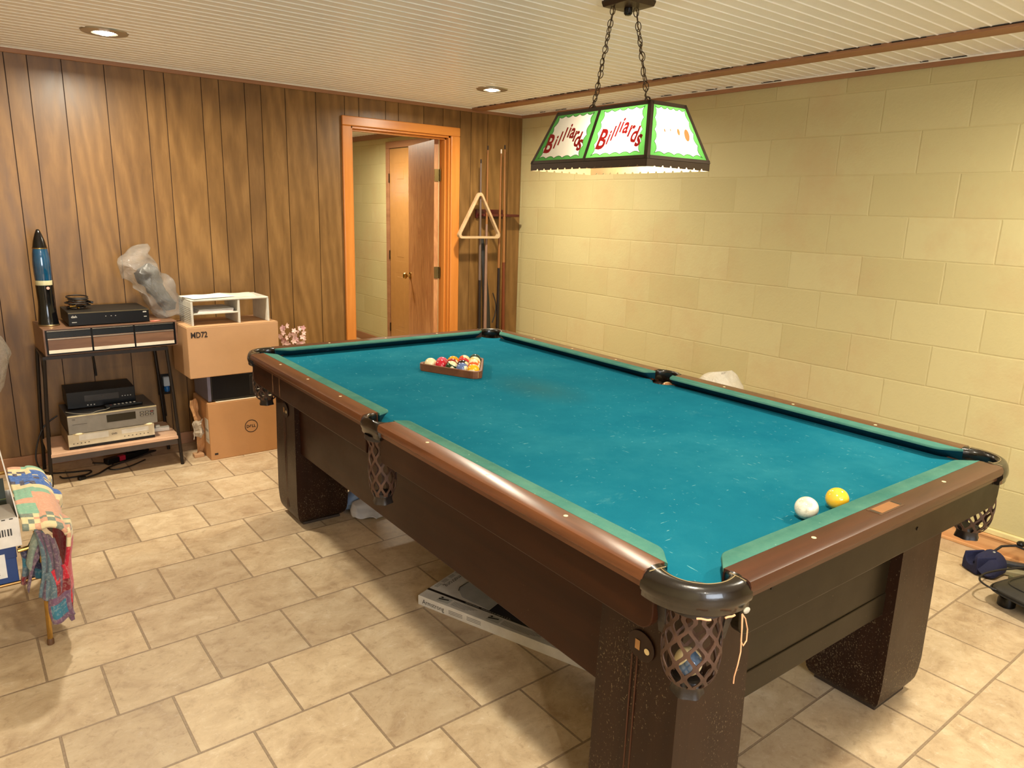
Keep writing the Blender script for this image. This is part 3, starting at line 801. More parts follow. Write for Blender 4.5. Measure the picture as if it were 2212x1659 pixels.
# legs
def leg(x0, x1, y0, y1, tops):
    mb = MB(); rings = []
    for z, e in ((.012, -.030), (.016, -.022), (.028, -.010), (.045, -.003), (.07, .001), (.12, .004), (.35, .002), (.60, -.002), (.70, -.002)):
        rings.append([(x0 - e, y0 - e, z), (x1 + e, y0 - e, z), (x1 + e, y1 + e, z), (x0 - e, y1 + e, z)])
    mb.loft(rings)
    o = mb.build('leg', M_legw, table, smooth=True, auto=30)
    mb = MB(); mb.box(x0 + .03, x1 - .03, y0 + .02, y1 - .02, 0, .013); mb.build('foot_pad', simple('foot_pad', rgb(52, 40, 30), .7), o, bevel=.003)
    return o
legs = []
for (x0, x1) in ((-.62, -.37), (.37, .62)):
    for (y0, y1) in ((-1.25, -1.0), (1.05, 1.30)):
        o = leg(x0, x1, y0, y1, 0); legs.append(o)
        # inlaid ornament on the outer side face: oval plate, dot and two grooves
        xf = x0 - .0025 if x0 < 0 else x1 + .0025; sx = -1 if x0 < 0 else 1
        ym = (y0 + y1) / 2
        M = frame((xf, ym, .56), (0, 1, 0), (0, 0, 1)) if sx > 0 else frame((xf, ym, .56), (0, -1, 0), (0, 0, 1))
        mb = MB(); mb.prism([(.040 * math.cos(a) + .012, .036 * math.sin(a)) for a in [2 * PI * i / 24 for i in range(24)]], -.001, .0010, M)
        orn = mb.build('leg_ornament', simple('ornament_wood', rgb(40, 20, 12), .4, spec=.3), o, bevel=.001)
        mb = MB(); mb.prism([(.0075 * math.cos(a) + .032, .0075 * math.sin(a) - .004) for a in [2 * PI * i / 16 for i in range(16)]], .0018, .0028, M); mb.build('ornament_dot', M_ivory, orn)
        mb = MB(); mb.box(-.004, .010, -.012, .012, .0018, .0026, M); mb.build('ornament_chip', simple('ornament_chip', rgb(176, 130, 80), .5), orn)
        mb = MB()
        for q in (-.012, .004): mb.box(q - .0016, q + .0016, -.50, -.03, 0.0, .0014, M)
        mb.build('leg_bead', simple('bead_wood', rgb(78, 44, 28), .4, spec=.3), o)

# ------------------------------------------------------------------ balls
def ball_mat(name, c, stripe=False, worn=0.0):
    m = Mat(name)
    tc = m.node('ShaderNodeTexCoord'); sp = m.node('ShaderNodeSeparateXYZ'); m.link(tc.outputs['Object'], sp.inputs[0])
    ivory = rgb(238, 222, 176)
    col = c
    if stripe:
        b = m.math('LESS_THAN', m.math('ABSOLUTE', sp.outputs['Z']), .0150)
        col = m.mix(b, ivory, c)
    dot = m.math('GREATER_THAN', m.math('ABSOLUTE', sp.outputs['X']), .0266)
    if worn == 0: col = m.mix(dot, col, ivory)
    if worn:
        n = m.noise(m.coord(), 60, 5, .7)
        col = m.mix(m.ramp(n, [(.45, (0, 0, 0)), (.62, (worn, worn, worn))]), c, rgb(190, 184, 160) if c[2] > .3 else rgb(214, 176, 84))
    m.base(col); m.rough(.14); m.b.inputs['Coat Weight'].default_value = .4
    return m.m
R_ = .0286
ball0 = MB().sphere((0, 0, 0), R_, 40, 24).build('billiard_ball', ball_mat('cue_ball_ivory', rgb(238, 228, 206), worn=.7), smooth=True, auto=0)
first = [True]
def ball(loc, mat, label, group=None, rot=None):
    if first[0]: o = ball0; first[0] = False
    else:
        o = ball0.copy(); o.data = ball0.data.copy(); COL.objects.link(o)
    o.data.materials.clear(); o.data.materials.append(mat)
    o.location = loc; o.rotation_euler = rot or (random.uniform(-1, 1), random.uniform(-1, 1), random.uniform(0, 6))
    tag(o, label, 'ball', group); return o
ball(tw(-.154, -1.224, ZB + R_), ball_mat('cue_ball_ivory2', rgb(236, 228, 208), worn=.8), 'chalky white cue ball near the near-end cushion')
ball(tw(-.029, -1.233, ZB + R_), ball_mat('yellow_ball', rgb(240, 190, 48), worn=.6), 'solid yellow ball beside the cue ball at the near cushion')
A = Vector((-.146, .724)); B = Vector((-.006, .447)); Cc = Vector((.166, .675))
cen = (A + B + Cc) / 3
Rr = .214
angA = math.atan2((A - cen).y, (A - cen).x)
vt = [cen + Vector((math.cos(angA + q), math.sin(angA + q))) * Rr for q in (0, 2 * PI / 3, 4 * PI / 3)]
# order so that vt[0]=A corner, vt[1]=B, vt[2]=C
if (vt[1] - B).length > (vt[2] - B).length: vt[1], vt[2] = vt[2], vt[1]
def shrink(f): return [cen + (p - cen) * f for p in vt]
rk = thing('ball_rack', 'dark wooden triangle rack full of balls on the teal cloth', 'ball rack', tw(cen.x, cen.y, ZB), TA)
def round_tri(f, r, n=6):
    V = shrink(f); pts = []
    for i in range(3):
        p = V[i]; d = (p - cen).normalized(); c_ = p - d * (2 * r)
        a = math.atan2(d.y, d.x)
        sgn = 1 if ((V[1] - V[0]).x * (V[2] - V[0]).y - (V[1] - V[0]).y * (V[2] - V[0]).x) > 0 else -1
        for k in range(n + 1):
            t = a + sgn * (-PI / 3 + 2 * PI / 3 * k / n); pts.append((c_.x + r * math.cos(t) - cen.x, c_.y + r * math.sin(t) - cen.y))
    return pts
o_ = round_tri(1.0, .034); i_ = round_tri(.895, .026)
mb = MB(); mb.loft([[(*p, z) for p in q] for q, z in ((o_, .0005), (o_, .034), (i_, .034), (i_, .0005), (o_, .0005))], caps=False)
mb.build('rack_frame', wood('rack_wood', rgb(92, 50, 26), rgb(138, 84, 48), 'X', .4, 1, .6), rk, bevel=.002, merge=True)
M_pin = simple('pale_corner_joint', rgb(196, 150, 96), .5)
for i in range(3):
    p = Vector(o_[i * 7 + 3]); d = p.normalized(); t2 = Vector((-d.y, d.x))
    for q in (-.012, -.006, 0, .006, .012):
        b_ = p + t2 * q - d * (abs(q) * .5) + d * .0006
        mb = MB(); mb.cyl((b_.x, b_.y, .006), (b_.x, b_.y, .031), .0010, n=6); mb.build('corner_inlay', M_pin, rk)
iv = rgb(238, 222, 176)
rows = [
 [('cream', iv, 0, 'plain cream ball at the left corner of the rack'), ('red', rgb(190, 24, 44), 0, 'crimson ball second along the front of the rack'), ('greenstripe', rgb(24, 58, 30), 1, 'dark green and cream ball in the front row of the rack'), ('bluestripe', rgb(92, 112, 158), 0, 'greyish blue ball in the front row of the rack'), ('yellowstripe', rgb(244, 176, 22), 1, 'yellow and cream ball at the near corner of the rack')],
 [('pink', rgb(206, 88, 112), 0, 'pink ball behind the crimson ball in the rack'), ('maroon', rgb(150, 52, 44), 0, 'maroon ball behind the dark green ball in the rack'), ('black', rgb(28, 10, 12), 0, 'black ball behind the blue ball in the rack'), ('redorange', rgb(222, 92, 36), 1, 'red-orange ball along the right side of the rack behind the yellow')],
 [('amber', rgb(236, 160, 30), 0, 'amber ball at the middle of the rack'), ('rose', rgb(196, 48, 56), 0, 'rose red ball behind the black ball'), ('orangestripe', rgb(230, 112, 30), 1, 'orange striped ball with a cream cap on the right of the rack')],
 [('scarlet', rgb(222, 80, 46), 1, 'scarlet and cream ball near the far corner of the rack'), ('cream2', rgb(236, 200, 120), 1, 'pale yellow ball near the far corner of the rack')],
 [('darkgreen', rgb(40, 66, 56), 0, 'dark green ball in the far corner of the rack')]]
ins = .885
V = shrink(ins)
Vb = [cen + (p - cen).normalized() * (4 * R_ * 2.0 / math.sqrt(3) * 1.004) for p in vt]
for r_, row in enumerate(rows):
    for k, (nm, c, stp, lab) in enumerate(row):
        # position: barycentric, row r_ towards C, k towards B
        fC = r_ / 4; fB = k / 4; fA = 1 - fC - fB
        p = Vb[0] * fA + Vb[1] * fB + Vb[2] * fC
        ball(tw(p.x, p.y, ZB + R_), ball_mat('ball_' + nm, c, bool(stp)), lab, 'racked balls', rot=(random.uniform(-.9, .9), random.uniform(-.9, .9), random.uniform(0, 6)))
ball(tw(.700, yo - .012, ZT - .062 - .048 + R_ + .012) , ball_mat('ball_pocket', rgb(170, 120, 80), True), 'cream striped ball in the right side pocket net')
nb = (CP[0][0] * 1.022, CP[0][1] * 1.012)
ball(tw(nb[0] - .004, nb[1], ZT - .062 - .18 + R_ + .016), ball_mat('ball_net', rgb(84, 104, 128), True), 'grey-blue and cream ball at the bottom of the nearest corner net')

# ================================================================== pendant lamp
LC = Vector((-1.747, -2.768, 1.6664)); LYAW = TA - .012
LM = Matrix.Translation(LC) @ Matrix.Rotation(LYAW, 4, 'Z')
lamp = thing('pendant_lamp', 'long four-sided billiard lamp with green bordered glass panels, hung on two chains over the table', 'pendant lamp', LC, LYAW)
M_lampmetal = simple('dark_bronze', rgb(58, 42, 26), .42, .3)
M_inner = simple('pale_inside', rgb(226, 190, 140), .5)
HL, HW, HR, HT, TL, TWd = .3115, .1575, .027, .217, .2445, .086      # half sizes and heights
# rim with notched lower edge: one mesh
def rim_side(mb, a, b, thick):
    """vertical strip from a to b (xy), notched at the bottom"""
    a = Vector(a); b = Vector(b); d = (b - a); L = d.length; d /= L; nrm = Vector((d.y, -d.x))
    n = max(3, round(L / .041)); st = L / n
    def q(s, z, o): p = a + d * s + nrm * o; return (p.x, p.y, z)
    pts = [(0, HR), (0, 0)]
    for i in range(1, n):
        c = i * st
        for k in range(7):
            t = PI - PI * k / 6; pts.append((c + .0052 * math.cos(t), .0008 + .0062 * math.sin(t)))
    pts += [(L, 0), (L, HR)]
    A_ = [mb.bm.verts.new(q(s, z, 0)) for s, z in pts]; B_ = [mb.bm.verts.new(q(s, z, -thick)) for s, z in pts]
    # fill as column strips
    def strip(V, flip):
        # split the notched outline into quads
        top = []
        ids = list(range(1, len(pts) - 1))
        tv = [mb.bm.verts.new(q(pts[i][0], HR, 0 if not flip else -thick)) for i in ids]
        mb.mi = 1 if flip else 0
        for k in range(len(ids) - 1):
            mb._f([V[ids[k]], V[ids[k + 1]], tv[k + 1], tv[k]])
    strip(A_, False); strip(B_, True); mb.mi = 0
    for i in range(len(pts) - 1): mb._f([A_[i], A_[i + 1], B_[i + 1], B_[i]])
mb = MB()
cs = [(-HW, HL), (-HW, -HL), (HW, -HL), (HW, HL)]
for i in range(4): rim_side(mb, cs[i], cs[(i + 1) % 4], .002)
mb.build('lamp_rim', [M_lampmetal, M_inner], lamp)
B_ = [Vector((x, y, HR)) for x, y in cs]; T_ = [Vector((x, y, HT)) for x, y in ((-TWd, TL), (-TWd, -TL), (TWd, -TL), (TWd, TL))]
def bar(mb, a, b, w_, t_, nrm):
    a = Vector(a); b = Vector(b); d = (b - a).normalized(); n_ = Vector(nrm).normalized(); s_ = d.cross(n_).normalized()
    mb.loft([[p + s_ * (w_ / 2) * i + n_ * t_ * j for i, j in ((-1, -.5), (1, -.5), (1, .5), (-1, .5))] for p in (a, b)])
mb = MB()
for i in range(4):
    j = (i + 1) % 4
    n_ = ((B_[j] - B_[i]).cross(T_[i] - B_[i])).normalized()
    if n_.dot(B_[i] + B_[j]) < 0: n_ = -n_
    up = (T_[i] + T_[j] - B_[i] - B_[j]).normalized()
    bar(mb, B_[i] + up * .004, B_[j] + up * .004, .012, .004, n_)
    bar(mb, T_[i] - up * .006, T_[j] - up * .006, .014, .004, n_)
    for P, Q, sg in ((B_[i], T_[i], 1), (B_[j], T_[j], -1)):
        al = (B_[j] - B_[i]).normalized() * sg * .006
        bar(mb, P + al, Q + al, .013, .004, n_)
    if i in (0, 2): bar(mb, (B_[i] + B_[j]) / 2, (T_[i] + T_[j]) / 2, .013, .005, n_)
mb.build('lamp_frame', M_lampmetal, lamp)
mb = MB(); mb.box(-TWd, TWd, -TL, TL, HT - .003, HT + .001); mb.build('top_plate', M_lampmetal, lamp)
def glow_mat(name, c, tr=.75):
    m = Mat(name); nt = m.n
    t = m.node('ShaderNodeBsdfTranslucent'); d = m.node('ShaderNodeBsdfDiffuse'); g_ = m.node('ShaderNodeBsdfGlossy'); g_.inputs['Roughness'].default_value = .15
    n = m.noise(m.coord(), 20, 4); cc = m.ramp(n, [(.3, tuple(x * .94 for x in c[:3]) + (1,)), (.7, c)])
    for q in (t, d): m.link(cc, q.inputs['Color'])
    mx = m.node('ShaderNodeMixShader'); mx.inputs[0].default_value = tr; m.link(d.outputs[0], mx.inputs[1]); m.link(t.outputs[0], mx.inputs[2])
    m2 = m.node('ShaderNodeMixShader'); m2.inputs[0].default_value = .04; m.link(mx.outputs[0], m2.inputs[1]); m.link(g_.outputs[0], m2.inputs[2])
    m.link(m2.outputs[0], m.out.inputs['Surface']); return m.m
M_opal = glow_mat('opal_glass', (.50, .46, .40, 1)); M_green = glow_mat('green_stained', (.13, .50, .12, 1)); M_red = glow_mat('red_enamel', (.30, .012, .012, 1), .3); M_line = glow_mat('green_outline', (.03, .16, .07, 1), .4)
def panel(P00, P10, P01, P11, word, nx, ny, balls=False):
    """corners: bottom-left, bottom-right, top-left, top-right as seen from outside"""
    def at(u, v, o=0.0):
        p = (P00 * (1 - u) + P10 * u) * (1 - v) + (P01 * (1 - u) + P11 * u) * v
        return p + N_ * o
    N_ = (P10 - P00).cross(P01 - P00).normalized()
    mb = MB(); mb.poly([at(0, 0), at(1, 0), at(1, 1), at(0, 1)]); pn = mb.build('glass_panel', M_opal, lamp)
    # scalloped border
    inn = []; out = []; bw = .100; bv = .085; am = .038
    def side(n, f):
        for i in range(n):
            for k in range(8):
                t = k / 8; f((i + t) / n, abs(math.sin(PI * t)))
    loop = []
    side(nx, lambda s, h: loop.append(((s, 0), (bw + s * (1 - 2 * bw), bv + am * h))))
    side(ny, lambda s, h: loop.append(((1, s), (1 - bw - am * h, bv + s * (1 - 2 * bv)))))
    side(nx, lambda s, h: loop.append(((1 - s, 1), (1 - bw - s * (1 - 2 * bw), 1 - bv - am * h))))
    side(ny, lambda s, h: loop.append(((0, 1 - s), (bw + am * h, 1 - bv - s * (1 - 2 * bv)))))
    mb = MB(); n = len(loop)
    O_ = [mb.bm.verts.new(at(*a, .0008)) for a, b in loop]; I_ = [mb.bm.verts.new(at(*b, .0008)) for a, b in loop]
    for i in range(n): mb._f([O_[i], O_[(i + 1) % n], I_[(i + 1) % n], I_[i]])
    bd = mb.build('painted_border', M_green, pn)
    mb = MB(); mb.tube([at(*b, .0012) for a, b in loop], .0009, 5, closed=True); mb.build('border_outline', M_line, bd)
    if word:
        # letters stepping up to the middle and down again
        W = (P10 - P00).length; H = ((P01 + P11) / 2 - (P00 + P10) / 2).length
        seq = [('B', .130, .22, .40), ('i', .300, .29, .29), ('l', .360, .35, .29), ('l', .425, .42, .29), ('i', .490, .49, .30), ('a', .545, .47, .31), ('r', .640, .40, .32), ('d', .695, .30, .31), ('s', .785, .22, .33)]
        mb = MB()
        for ch, u, v_, sz in seq:
            o0 = at(u, v_, .0016); ex = at(u + .05, v_, .0016) - o0; ey = at(u, v_ + .05, .0016) - o0
            ey = N_.cross(ex.normalized()) + (at(.5, 1) - at(.5, 0)).normalized() * .0
            M = frame(o0, ex, ey)
            M = M @ Matrix.Rotation(math.radians(-6), 4, 'Z')
            put_text(mb, ch, M, size=H * sz * 1.25, squash=.80)
        mb.build('lettering', M_red, pn)
    if balls:
        M_or = glow_mat('orange_enamel', (.45, .20, .08, 1), .4)
        for (u, v_, r) in ((.30, .50, .006), (.42, .52, .005), (.58, .50, .012), (.74, .46, .022)):
            mb = MB(); c_ = at(u, v_, .0015); a1 = (at(1, v_) - at(0, v_)).normalized(); a2 = N_.cross(a1)
            mb.poly([c_ + a1 * r * math.cos(t) * .6 + a2 * r * math.sin(t) for t in [2 * PI * k / 14 for k in range(14)]])
            mb.build('painted_ball', M_or, pn)
ins_ = .004
Bm = [(B_[i] + B_[(i + 1) % 4]) / 2 for i in range(4)]; Tm = [(T_[i] + T_[(i + 1) % 4]) / 2 for i in range(4)]
panel(B_[0], Bm[0], T_[0], Tm[0], True, 5, 4); panel(Bm[0], B_[1], Tm[0], T_[1], True, 5, 4)
panel(B_[1], B_[2], T_[1], T_[2], False, 5, 4, True)
panel(B_[2], Bm[2], T_[2], Tm[2], True, 5, 4); panel(Bm[2], B_[3], Tm[2], T_[3], True, 5, 4)
panel(B_[3], B_[0], T_[3], T_[0], False, 5, 4, True)
# bulb and socket (only the near one burns)
mb = MB()
for y_ in (-.13, .13): mb.cyl((0, y_, HT - .003), (0, y_, HT - .05), .016, n=16)
mb.build('socket', simple('bulb_socket', rgb(40, 34, 28), .5), lamp)
mb = MB(); mb.sphere((0, -.13, HT - .088), .028, 20, 14, (1, 1, 1.25)); bl = mb.build('bulb', emis('lit_bulb', (1, .9, .74, 1), 60), lamp, smooth=True)
mb = MB(); mb.sphere((0, .13, HT - .088), .028, 20, 14, (1, 1, 1.25)); mb.build('bulb', simple('unlit_bulb', rgb(230, 226, 214), .2), lamp, smooth=True)
pl = bpy.data.lights.new('bulb_light', 'POINT'); pl.energy = 15; pl.color = WARM; pl.shadow_soft_size = .03
po = bpy.data.objects.new('bulb_light', pl); COL.objects.link(po); po.location = LM @ Vector((0, -.13, HT - .135))
# canopy, chains and cord
CN = Matrix.Translation((0, 0, 0))
can = Vector(tw(.240, -.094, CEIL)); canl = LM.inverted() @ can
mb = MB(); h_ = .068
mb.loft([[canl + Vector((sx * h_ * f, sy * h_ * f, z)) for sx, sy in ((-1, -1), (1, -1), (1, 1), (-1, 1))] for f, z in ((1, 0), (1, -.008), (.94, -.022), (.30, -.026))])
mb.build('canopy', M_lampmetal, lamp, bevel=.002)
mb = MB(); mb.lathe([(.012, -.024), (.015, -.028), (.015, -.044), (.010, -.050), (.001, -.052)], canl, 20); mb.build('canopy_knob', simple('black_knob', rgb(26, 22, 20), .2), lamp, smooth=True)
ends = [(canl + Vector((-.045, .028, -.026)), Vector((0, .142, HT + .001))), (canl + Vector((.022, -.016, -.026)), Vector((0, -.146, HT + .001)))]
def link(c, d, up, Ln, Wn, r, mb):
    d = d.normalized(); s_ = d.cross(up).normalized()
    mb.tube([c + d * (Ln / 2) * math.cos(t) + s_ * (Wn / 2) * math.sin(t) for t in [2 * PI * k / 20 for k in range(20)]], r, 6, closed=True)
for e, (a, b) in enumerate(ends):
    d = b - a; L = d.length; n = 17 if e == 0 else 13; st = L / n
    mb = MB()
    wv = [a + d * (i / 60) + Vector((.004 * math.sin(i * .9), .004 * math.cos(i * .7), 0)) * (1 if 0 < i < 60 else 0) for i in range(61)]
    mb.tube(wv, .0022, 6); ch = mb.build('chain_cord', simple('brown_cord_%d' % e, rgb(84, 60, 26), .6), lamp)
    for i in range(n):
        mb = MB(); tq = (i + .5) / n; f = 1.0
        sway = Vector((.0015 * math.sin(i * 2.1), .0015 * math.cos(i * 1.7), 0))
        ang = (PI / 2 if i % 2 else 0) + .35 * math.sin(i * 1.3) + .35
        up = Vector((math.cos(ang), math.sin(ang), 0))
        link(a + d * tq + sway, d, up, st * 1.30, .0195, .0016, mb); mb.build('chain_link', M_lampmetal, ch, smooth=True)
    mb = MB(); link(b + Vector((0, 0, .013)), Vector((0, 0, 1)), Vector((0, 1, 0)) if e else Vector((1, 1, 0)), .030, .026, .0022, mb); mb.build('hanging_ring', M_lampmetal, lamp, smooth=True)

# ================================================================== cue corner
M_cherry = wood('cherry_rack', rgb(58, 18, 13), rgb(84, 28, 20), 'X', .3, 1, .5)
cr = thing('cue_rack', 'dark red wooden wall rack for cues in the corner', 'cue rack', (-.30, 0, 0))
mb = MB(); mb.box(-.145, .135, -.022, -.001, 1.445, 1.515); mb.build('backboard', M_cherry, cr, bevel=.004)
mb = MB(); mb.box(-.135, .215, -.105, -.018, 1.462, 1.482); mb.build('notched_shelf', M_cherry, cr, bevel=.004)
mb = MB(); mb.box(-.16, .20, -.11, -.001, .44, .462); mb.build('lower_shelf', M_cherry, cr, bevel=.004)
def cue(x0, x1, ztop, r_t, r_b, cs, lab, tip=True, yb=-.07, ytop=-.118, zb=.462, split=.5, buttc=None):
    c = thing('pool_cue', lab, 'cue', (x0, yb, zb), 0, None)
    a = Vector((0, 0, 0)); b = Vector((x1 - x0, ytop - yb, ztop - zb)); L = b.length
    m1 = a + (b - a) * split
    mb = MB(); mb.tube([m1, b - (b - a) * .02], [r_b + (r_t - r_b) * split, r_t], 12); mb.build('shaft', cs, c, smooth=True)
    mb = MB(); mb.tube([a, a + (b - a) * .02, m1], [r_b * .8, r_b, r_b + (r_t - r_b) * split], 12); mb.build('butt', buttc, c, smooth=True)
    mb = MB(); mb.tube([b - (b - a) * .02, b], [r_t, r_t * .9], 10)
    mb.build('tip', simple('dark_tip', rgb(40, 28, 22), .7) if tip else simple('pale_tip', rgb(226, 214, 200), .6), c)
    return c
G1 = simple('grey_lilac_cue', rgb(104, 86, 76), .35); G2 = simple('black_butt', rgb(34, 24, 22), .3); O1 = wood('amber_cue', rgb(132, 84, 40), rgb(158, 106, 56), 'Z', .3, 1, .5); O2 = wood('russet_butt', rgb(96, 44, 20), rgb(120, 60, 28), 'Z', .3, 1, .5); P1 = simple('pale_butt', rgb(140, 108, 90), .4)
cue(-.432, -.480, 1.880, .0065, .014, G1, 'shortest cue, greyish shaft with dark tip, leftmost in the corner rack', split=.36, buttc=G2)
cue(-.376, -.418, 1.982, .0055, .015, O1, 'cue with brown shaft and pale butt, second from the left in the corner rack', split=.62, buttc=P1)
cue(-.250, -.292, 1.965, .0060, .014, O1, 'amber cue with white tip, third from the left in the corner rack', tip=False, split=.40, buttc=G2)
cue(-.190, -.258, 1.998, .0065, .017, O1, 'rightmost amber cue with russet butt in the corner rack', split=.42, buttc=O2)
# black soft cue case
cc = thing('cue_case', 'slim black fabric cue case leaning between the cues in the corner', 'cue case', (-.335, -.05, .462))
mb = MB()
rings = []
for z, xc, w_, t_ in ((0, .010, .035, .018), (.1, .008, .036, .02), (.35, -.004, .030, .02), (.6, -.030, .022, .016), (.80, -.052, .018, .014), (.845, -.056, .014, .010)):
    rings.append([Vector((xc - .02 + w_ * math.cos(a), -.003 + t_ * math.sin(a), z)) for a in [2 * PI * i / 16 for i in range(16)]])
mb.loft(rings); mb.build('case_body', simple('black_nylon', rgb(38, 36, 32), .6, bump=(90, .3)), cc, smooth=True)
mb = MB(); mb.tube([Vector((.030 + .034 * math.sin(PI * t), -.02, .16 + .24 * t)) for t in [i / 12 for i in range(13)]], .0045, 8); mb.build('strap', simple('black_strap', rgb(30, 26, 24), .6), cc, smooth=True)
# pale triangle hanging on the left cue
tr = thing('triangle_rack', 'pale wooden triangle hanging point up on the cues in the corner', 'ball rack', (-.490, -.125, 1.295))
def tri_loop(w_, h_, r, n=7, dz=0):
    V = [Vector((-w_ / 2, 0)), Vector((w_ / 2, 0)), Vector((0, h_))]; cen_ = (V[0] + V[1] + V[2]) / 3; pts = []
    for i in range(3):
        d = (V[i] - cen_).normalized(); c_ = V[i] - d * (2 * r); a = math.atan2(d.y, d.x)
        for k in range(n + 1):
            t = a - PI / 3 + 2 * PI / 3 * k / n; pts.append((c_.x + r * math.cos(t), c_.y + r * math.sin(t) + dz))
    return pts
ou = tri_loop(.425, .368, .026); inn = tri_loop(.365, .316, .016, dz=.0175)
mb = MB(); mb.loft([[(x, y, z) for x, z in q] for q, y in ((ou, -.016), (ou, .016), (inn, .016), (inn, -.016), (ou, -.016))], caps=False)
mb.build('triangle_frame', wood('pale_maple', rgb(176, 146, 108), rgb(206, 178, 142), 'X', .4, 1, .4), tr, bevel=.003, merge=True)

# ================================================================== media stand
M_black = simple('black_plastic', rgb(11, 10, 10), .3, spec=.3); M_blackm = simple('matt_black', rgb(26, 23, 20), .55, spec=.3); M_steel = simple('black_steel', rgb(34, 26, 22), .4, .4)
M_walnut = wood('walnut_vinyl', rgb(96, 66, 48), rgb(140, 104, 80), 'X', .35, 1.4, .6)
st = thing('media_stand', 'black steel stand with a pinkish laminate lower shelf against the panelling', 'stand', (-3.13, -.22, 0))
mb = MB(); mb.box(-.315, .330, -.185, .165, .160, .180); mb.build('shelf', simple('pink_beige_laminate', rgb(214, 172, 140), .4), st, bevel=.003)
M_gsteel = simple('grey_steel', rgb(82, 72, 66), .35, .4)
for y_ in (-.178, .150):
    mb = MB(); mb.box(-.310, .325, y_, y_ + .010, .128, .160); mb.build('shelf_rail', M_gsteel, st)
for sx, sy in ((-1, -1), (1, -1), (-1, 1), (1, 1)):
    mb = MB()
    x = -.3235 if sx < 0 else .335; y = -.178 if sy < 0 else .150
    mb.tube([(x, y, 0), (x - sx * .018, y, .40), (x - sx * .036, y, .695)], .0095, 10); mb.build('leg', M_steel, st, smooth=True)
for y in (-.178, .150):
    mb = MB(); mb.box(-.294, .306, y - .009, y + .009, .690, .706); mb.build('top_rail', M_steel, st)
for x in (-.286, .298):
    mb = MB(); mb.box(x - .008, x + .008, -.178, .150, .692, .706); mb.build('side_rail', M_steel, st)
# cassette drawers
dr = thing('cassette_drawers', 'walnut-veneer cassette box with three small drawers on top of the stand', 'drawer unit', (-3.092, -.222, .706), math.radians(2.6))
mb = MB(); mb.box(-.325, .325, -.160, .165, 0, .142); mb.build('case', M_walnut, dr, bevel=.002)
mb = MB(); mb.box(-.316, .316, -.1615, -.159, .006, .134); mb.build('front_frame', M_black, dr)
for i in range(3):
    x0 = -.308 + i * .207; x1 = x0 + .198
    mb = MB(); mb.box(x0, x1, -.167, -.160, .014, .092); d_ = mb.build('drawer', M_walnut, dr, bevel=.0015)
    mb = MB(); mb.box(x0, x1, -.164, -.160, .092, .130); mb.build('finger_recess', simple('drawer_recess', rgb(26, 30, 34), .25), d_)
    mb = MB(); mb.box(x0, x1, -.1685, -.160, .086, .0905); mb.box(x0, x1, -.166, -.160, .128, .131); mb.build('chrome_strip', simple('satin_metal', rgb(190, 180, 164), .25, .8), d_)
    mb = MB(); mb.box(x0, x1, -.1685, -.160, .014, .031); mb.build('white_strip', simple('ivory_strip', rgb(236, 226, 206), .3), d_)
# lava lamp
lv = thing('lava_lamp', 'black lava lamp with blue liquid standing at the left of the drawer unit', 'lava lamp', (-3.366, -.265, .848))
mb = MB(); mb.lathe([(.048, 0), (.050, .003), (.047, .012), (.0385, .10), (.0375, .13), (.0400, .205), (.0405, .213), (.030, .214)], n=32); mb.build('lamp_base', simple('gloss_black', rgb(14, 13, 14), .12), lv, smooth=True)
mb = MB(); mb.lathe([(.0505, .0), (.0515, .004), (.0485, .009)], n=32, caps=False); mb.build('base_ring', simple('base_ring', rgb(150, 130, 96), .3, .9), lv, smooth=True)
mb = MB(); mb.lathe([(.0385, .236), (.0405, .27), (.0415, .32), (.0385, .37), (.0335, .402), (.0325, .406)], n=32); mb.build('blue_liquid', simple('blue_liquid', rgb(6, 62, 96), .08, coat=1.0, var=.35), lv, smooth=True)
mb = MB(); mb.lathe([(.0375, .214), (.0390, .236), (.0388, .238)], n=32); mb.build('wax', simple('cream_wax', rgb(206, 200, 160), .3), lv, smooth=True)
mb = MB(); mb.lathe([(.0336, .403), (.0325, .408), (.0265, .44), (.016, .475), (.0075, .496), (.003, .499)], n=32); mb.build('cap', simple('gloss_black_cap', rgb(16, 14, 14), .14), lv, smooth=True)
mb = MB(); mb.lathe([(.0345, .401), (.0345, .405)], n=32, caps=False); mb.build('cap_ring', M_brass, lv)
mb = MB(); mb.cyl((.012, -.0385, .200), (.012, -.0425, .200), .0075, n=14); mb.build('switch_dot', simple('pink_dot', rgb(236, 176, 160), .4), lv)

def device(name, label, cat, x0, x1, y0, y1, z0, z1, body, front, rz=0):
    cx, cy = (x0 + x1) / 2, (y0 + y1) / 2
    t = thing(name, label, cat, (cx, cy, z0), rz)
    hx, hy, h = (x1 - x0) / 2, (y1 - y0) / 2, z1 - z0
    mb = MB(); mb.box(-hx, hx, -hy + .004, hy, .008, h); mb.build('case', body, t, bevel=.003)
    mb = MB(); mb.box(-hx - .001, hx + .001, -hy, -hy + .008, .004, h - .001); mb.build('front_panel', front, t, bevel=.002)
    for a in (-1, 1):
        for b in (-1, 1):
            mb = MB(); mb.cyl((a * (hx - .04), b * (hy - .04), 0), (a * (hx - .04), b * (hy - .04), .009), .012, n=12); mb.build('foot', M_black, t)
    return t, hx, hy, h
def fbox(t, name, mat, x0, x1, z0, z1, hy, d=.001):
    mb = MB(); mb.box(x0, x1, -hy - d, -hy + .002, z0, z1); return mb.build(name, mat, t)
M_mark = simple('grey_print', rgb(190, 188, 180), .5); M_markd = simple('dark_print', rgb(60, 50, 40), .5); M_disp = simple('dark_display', rgb(34, 30, 18), .12)
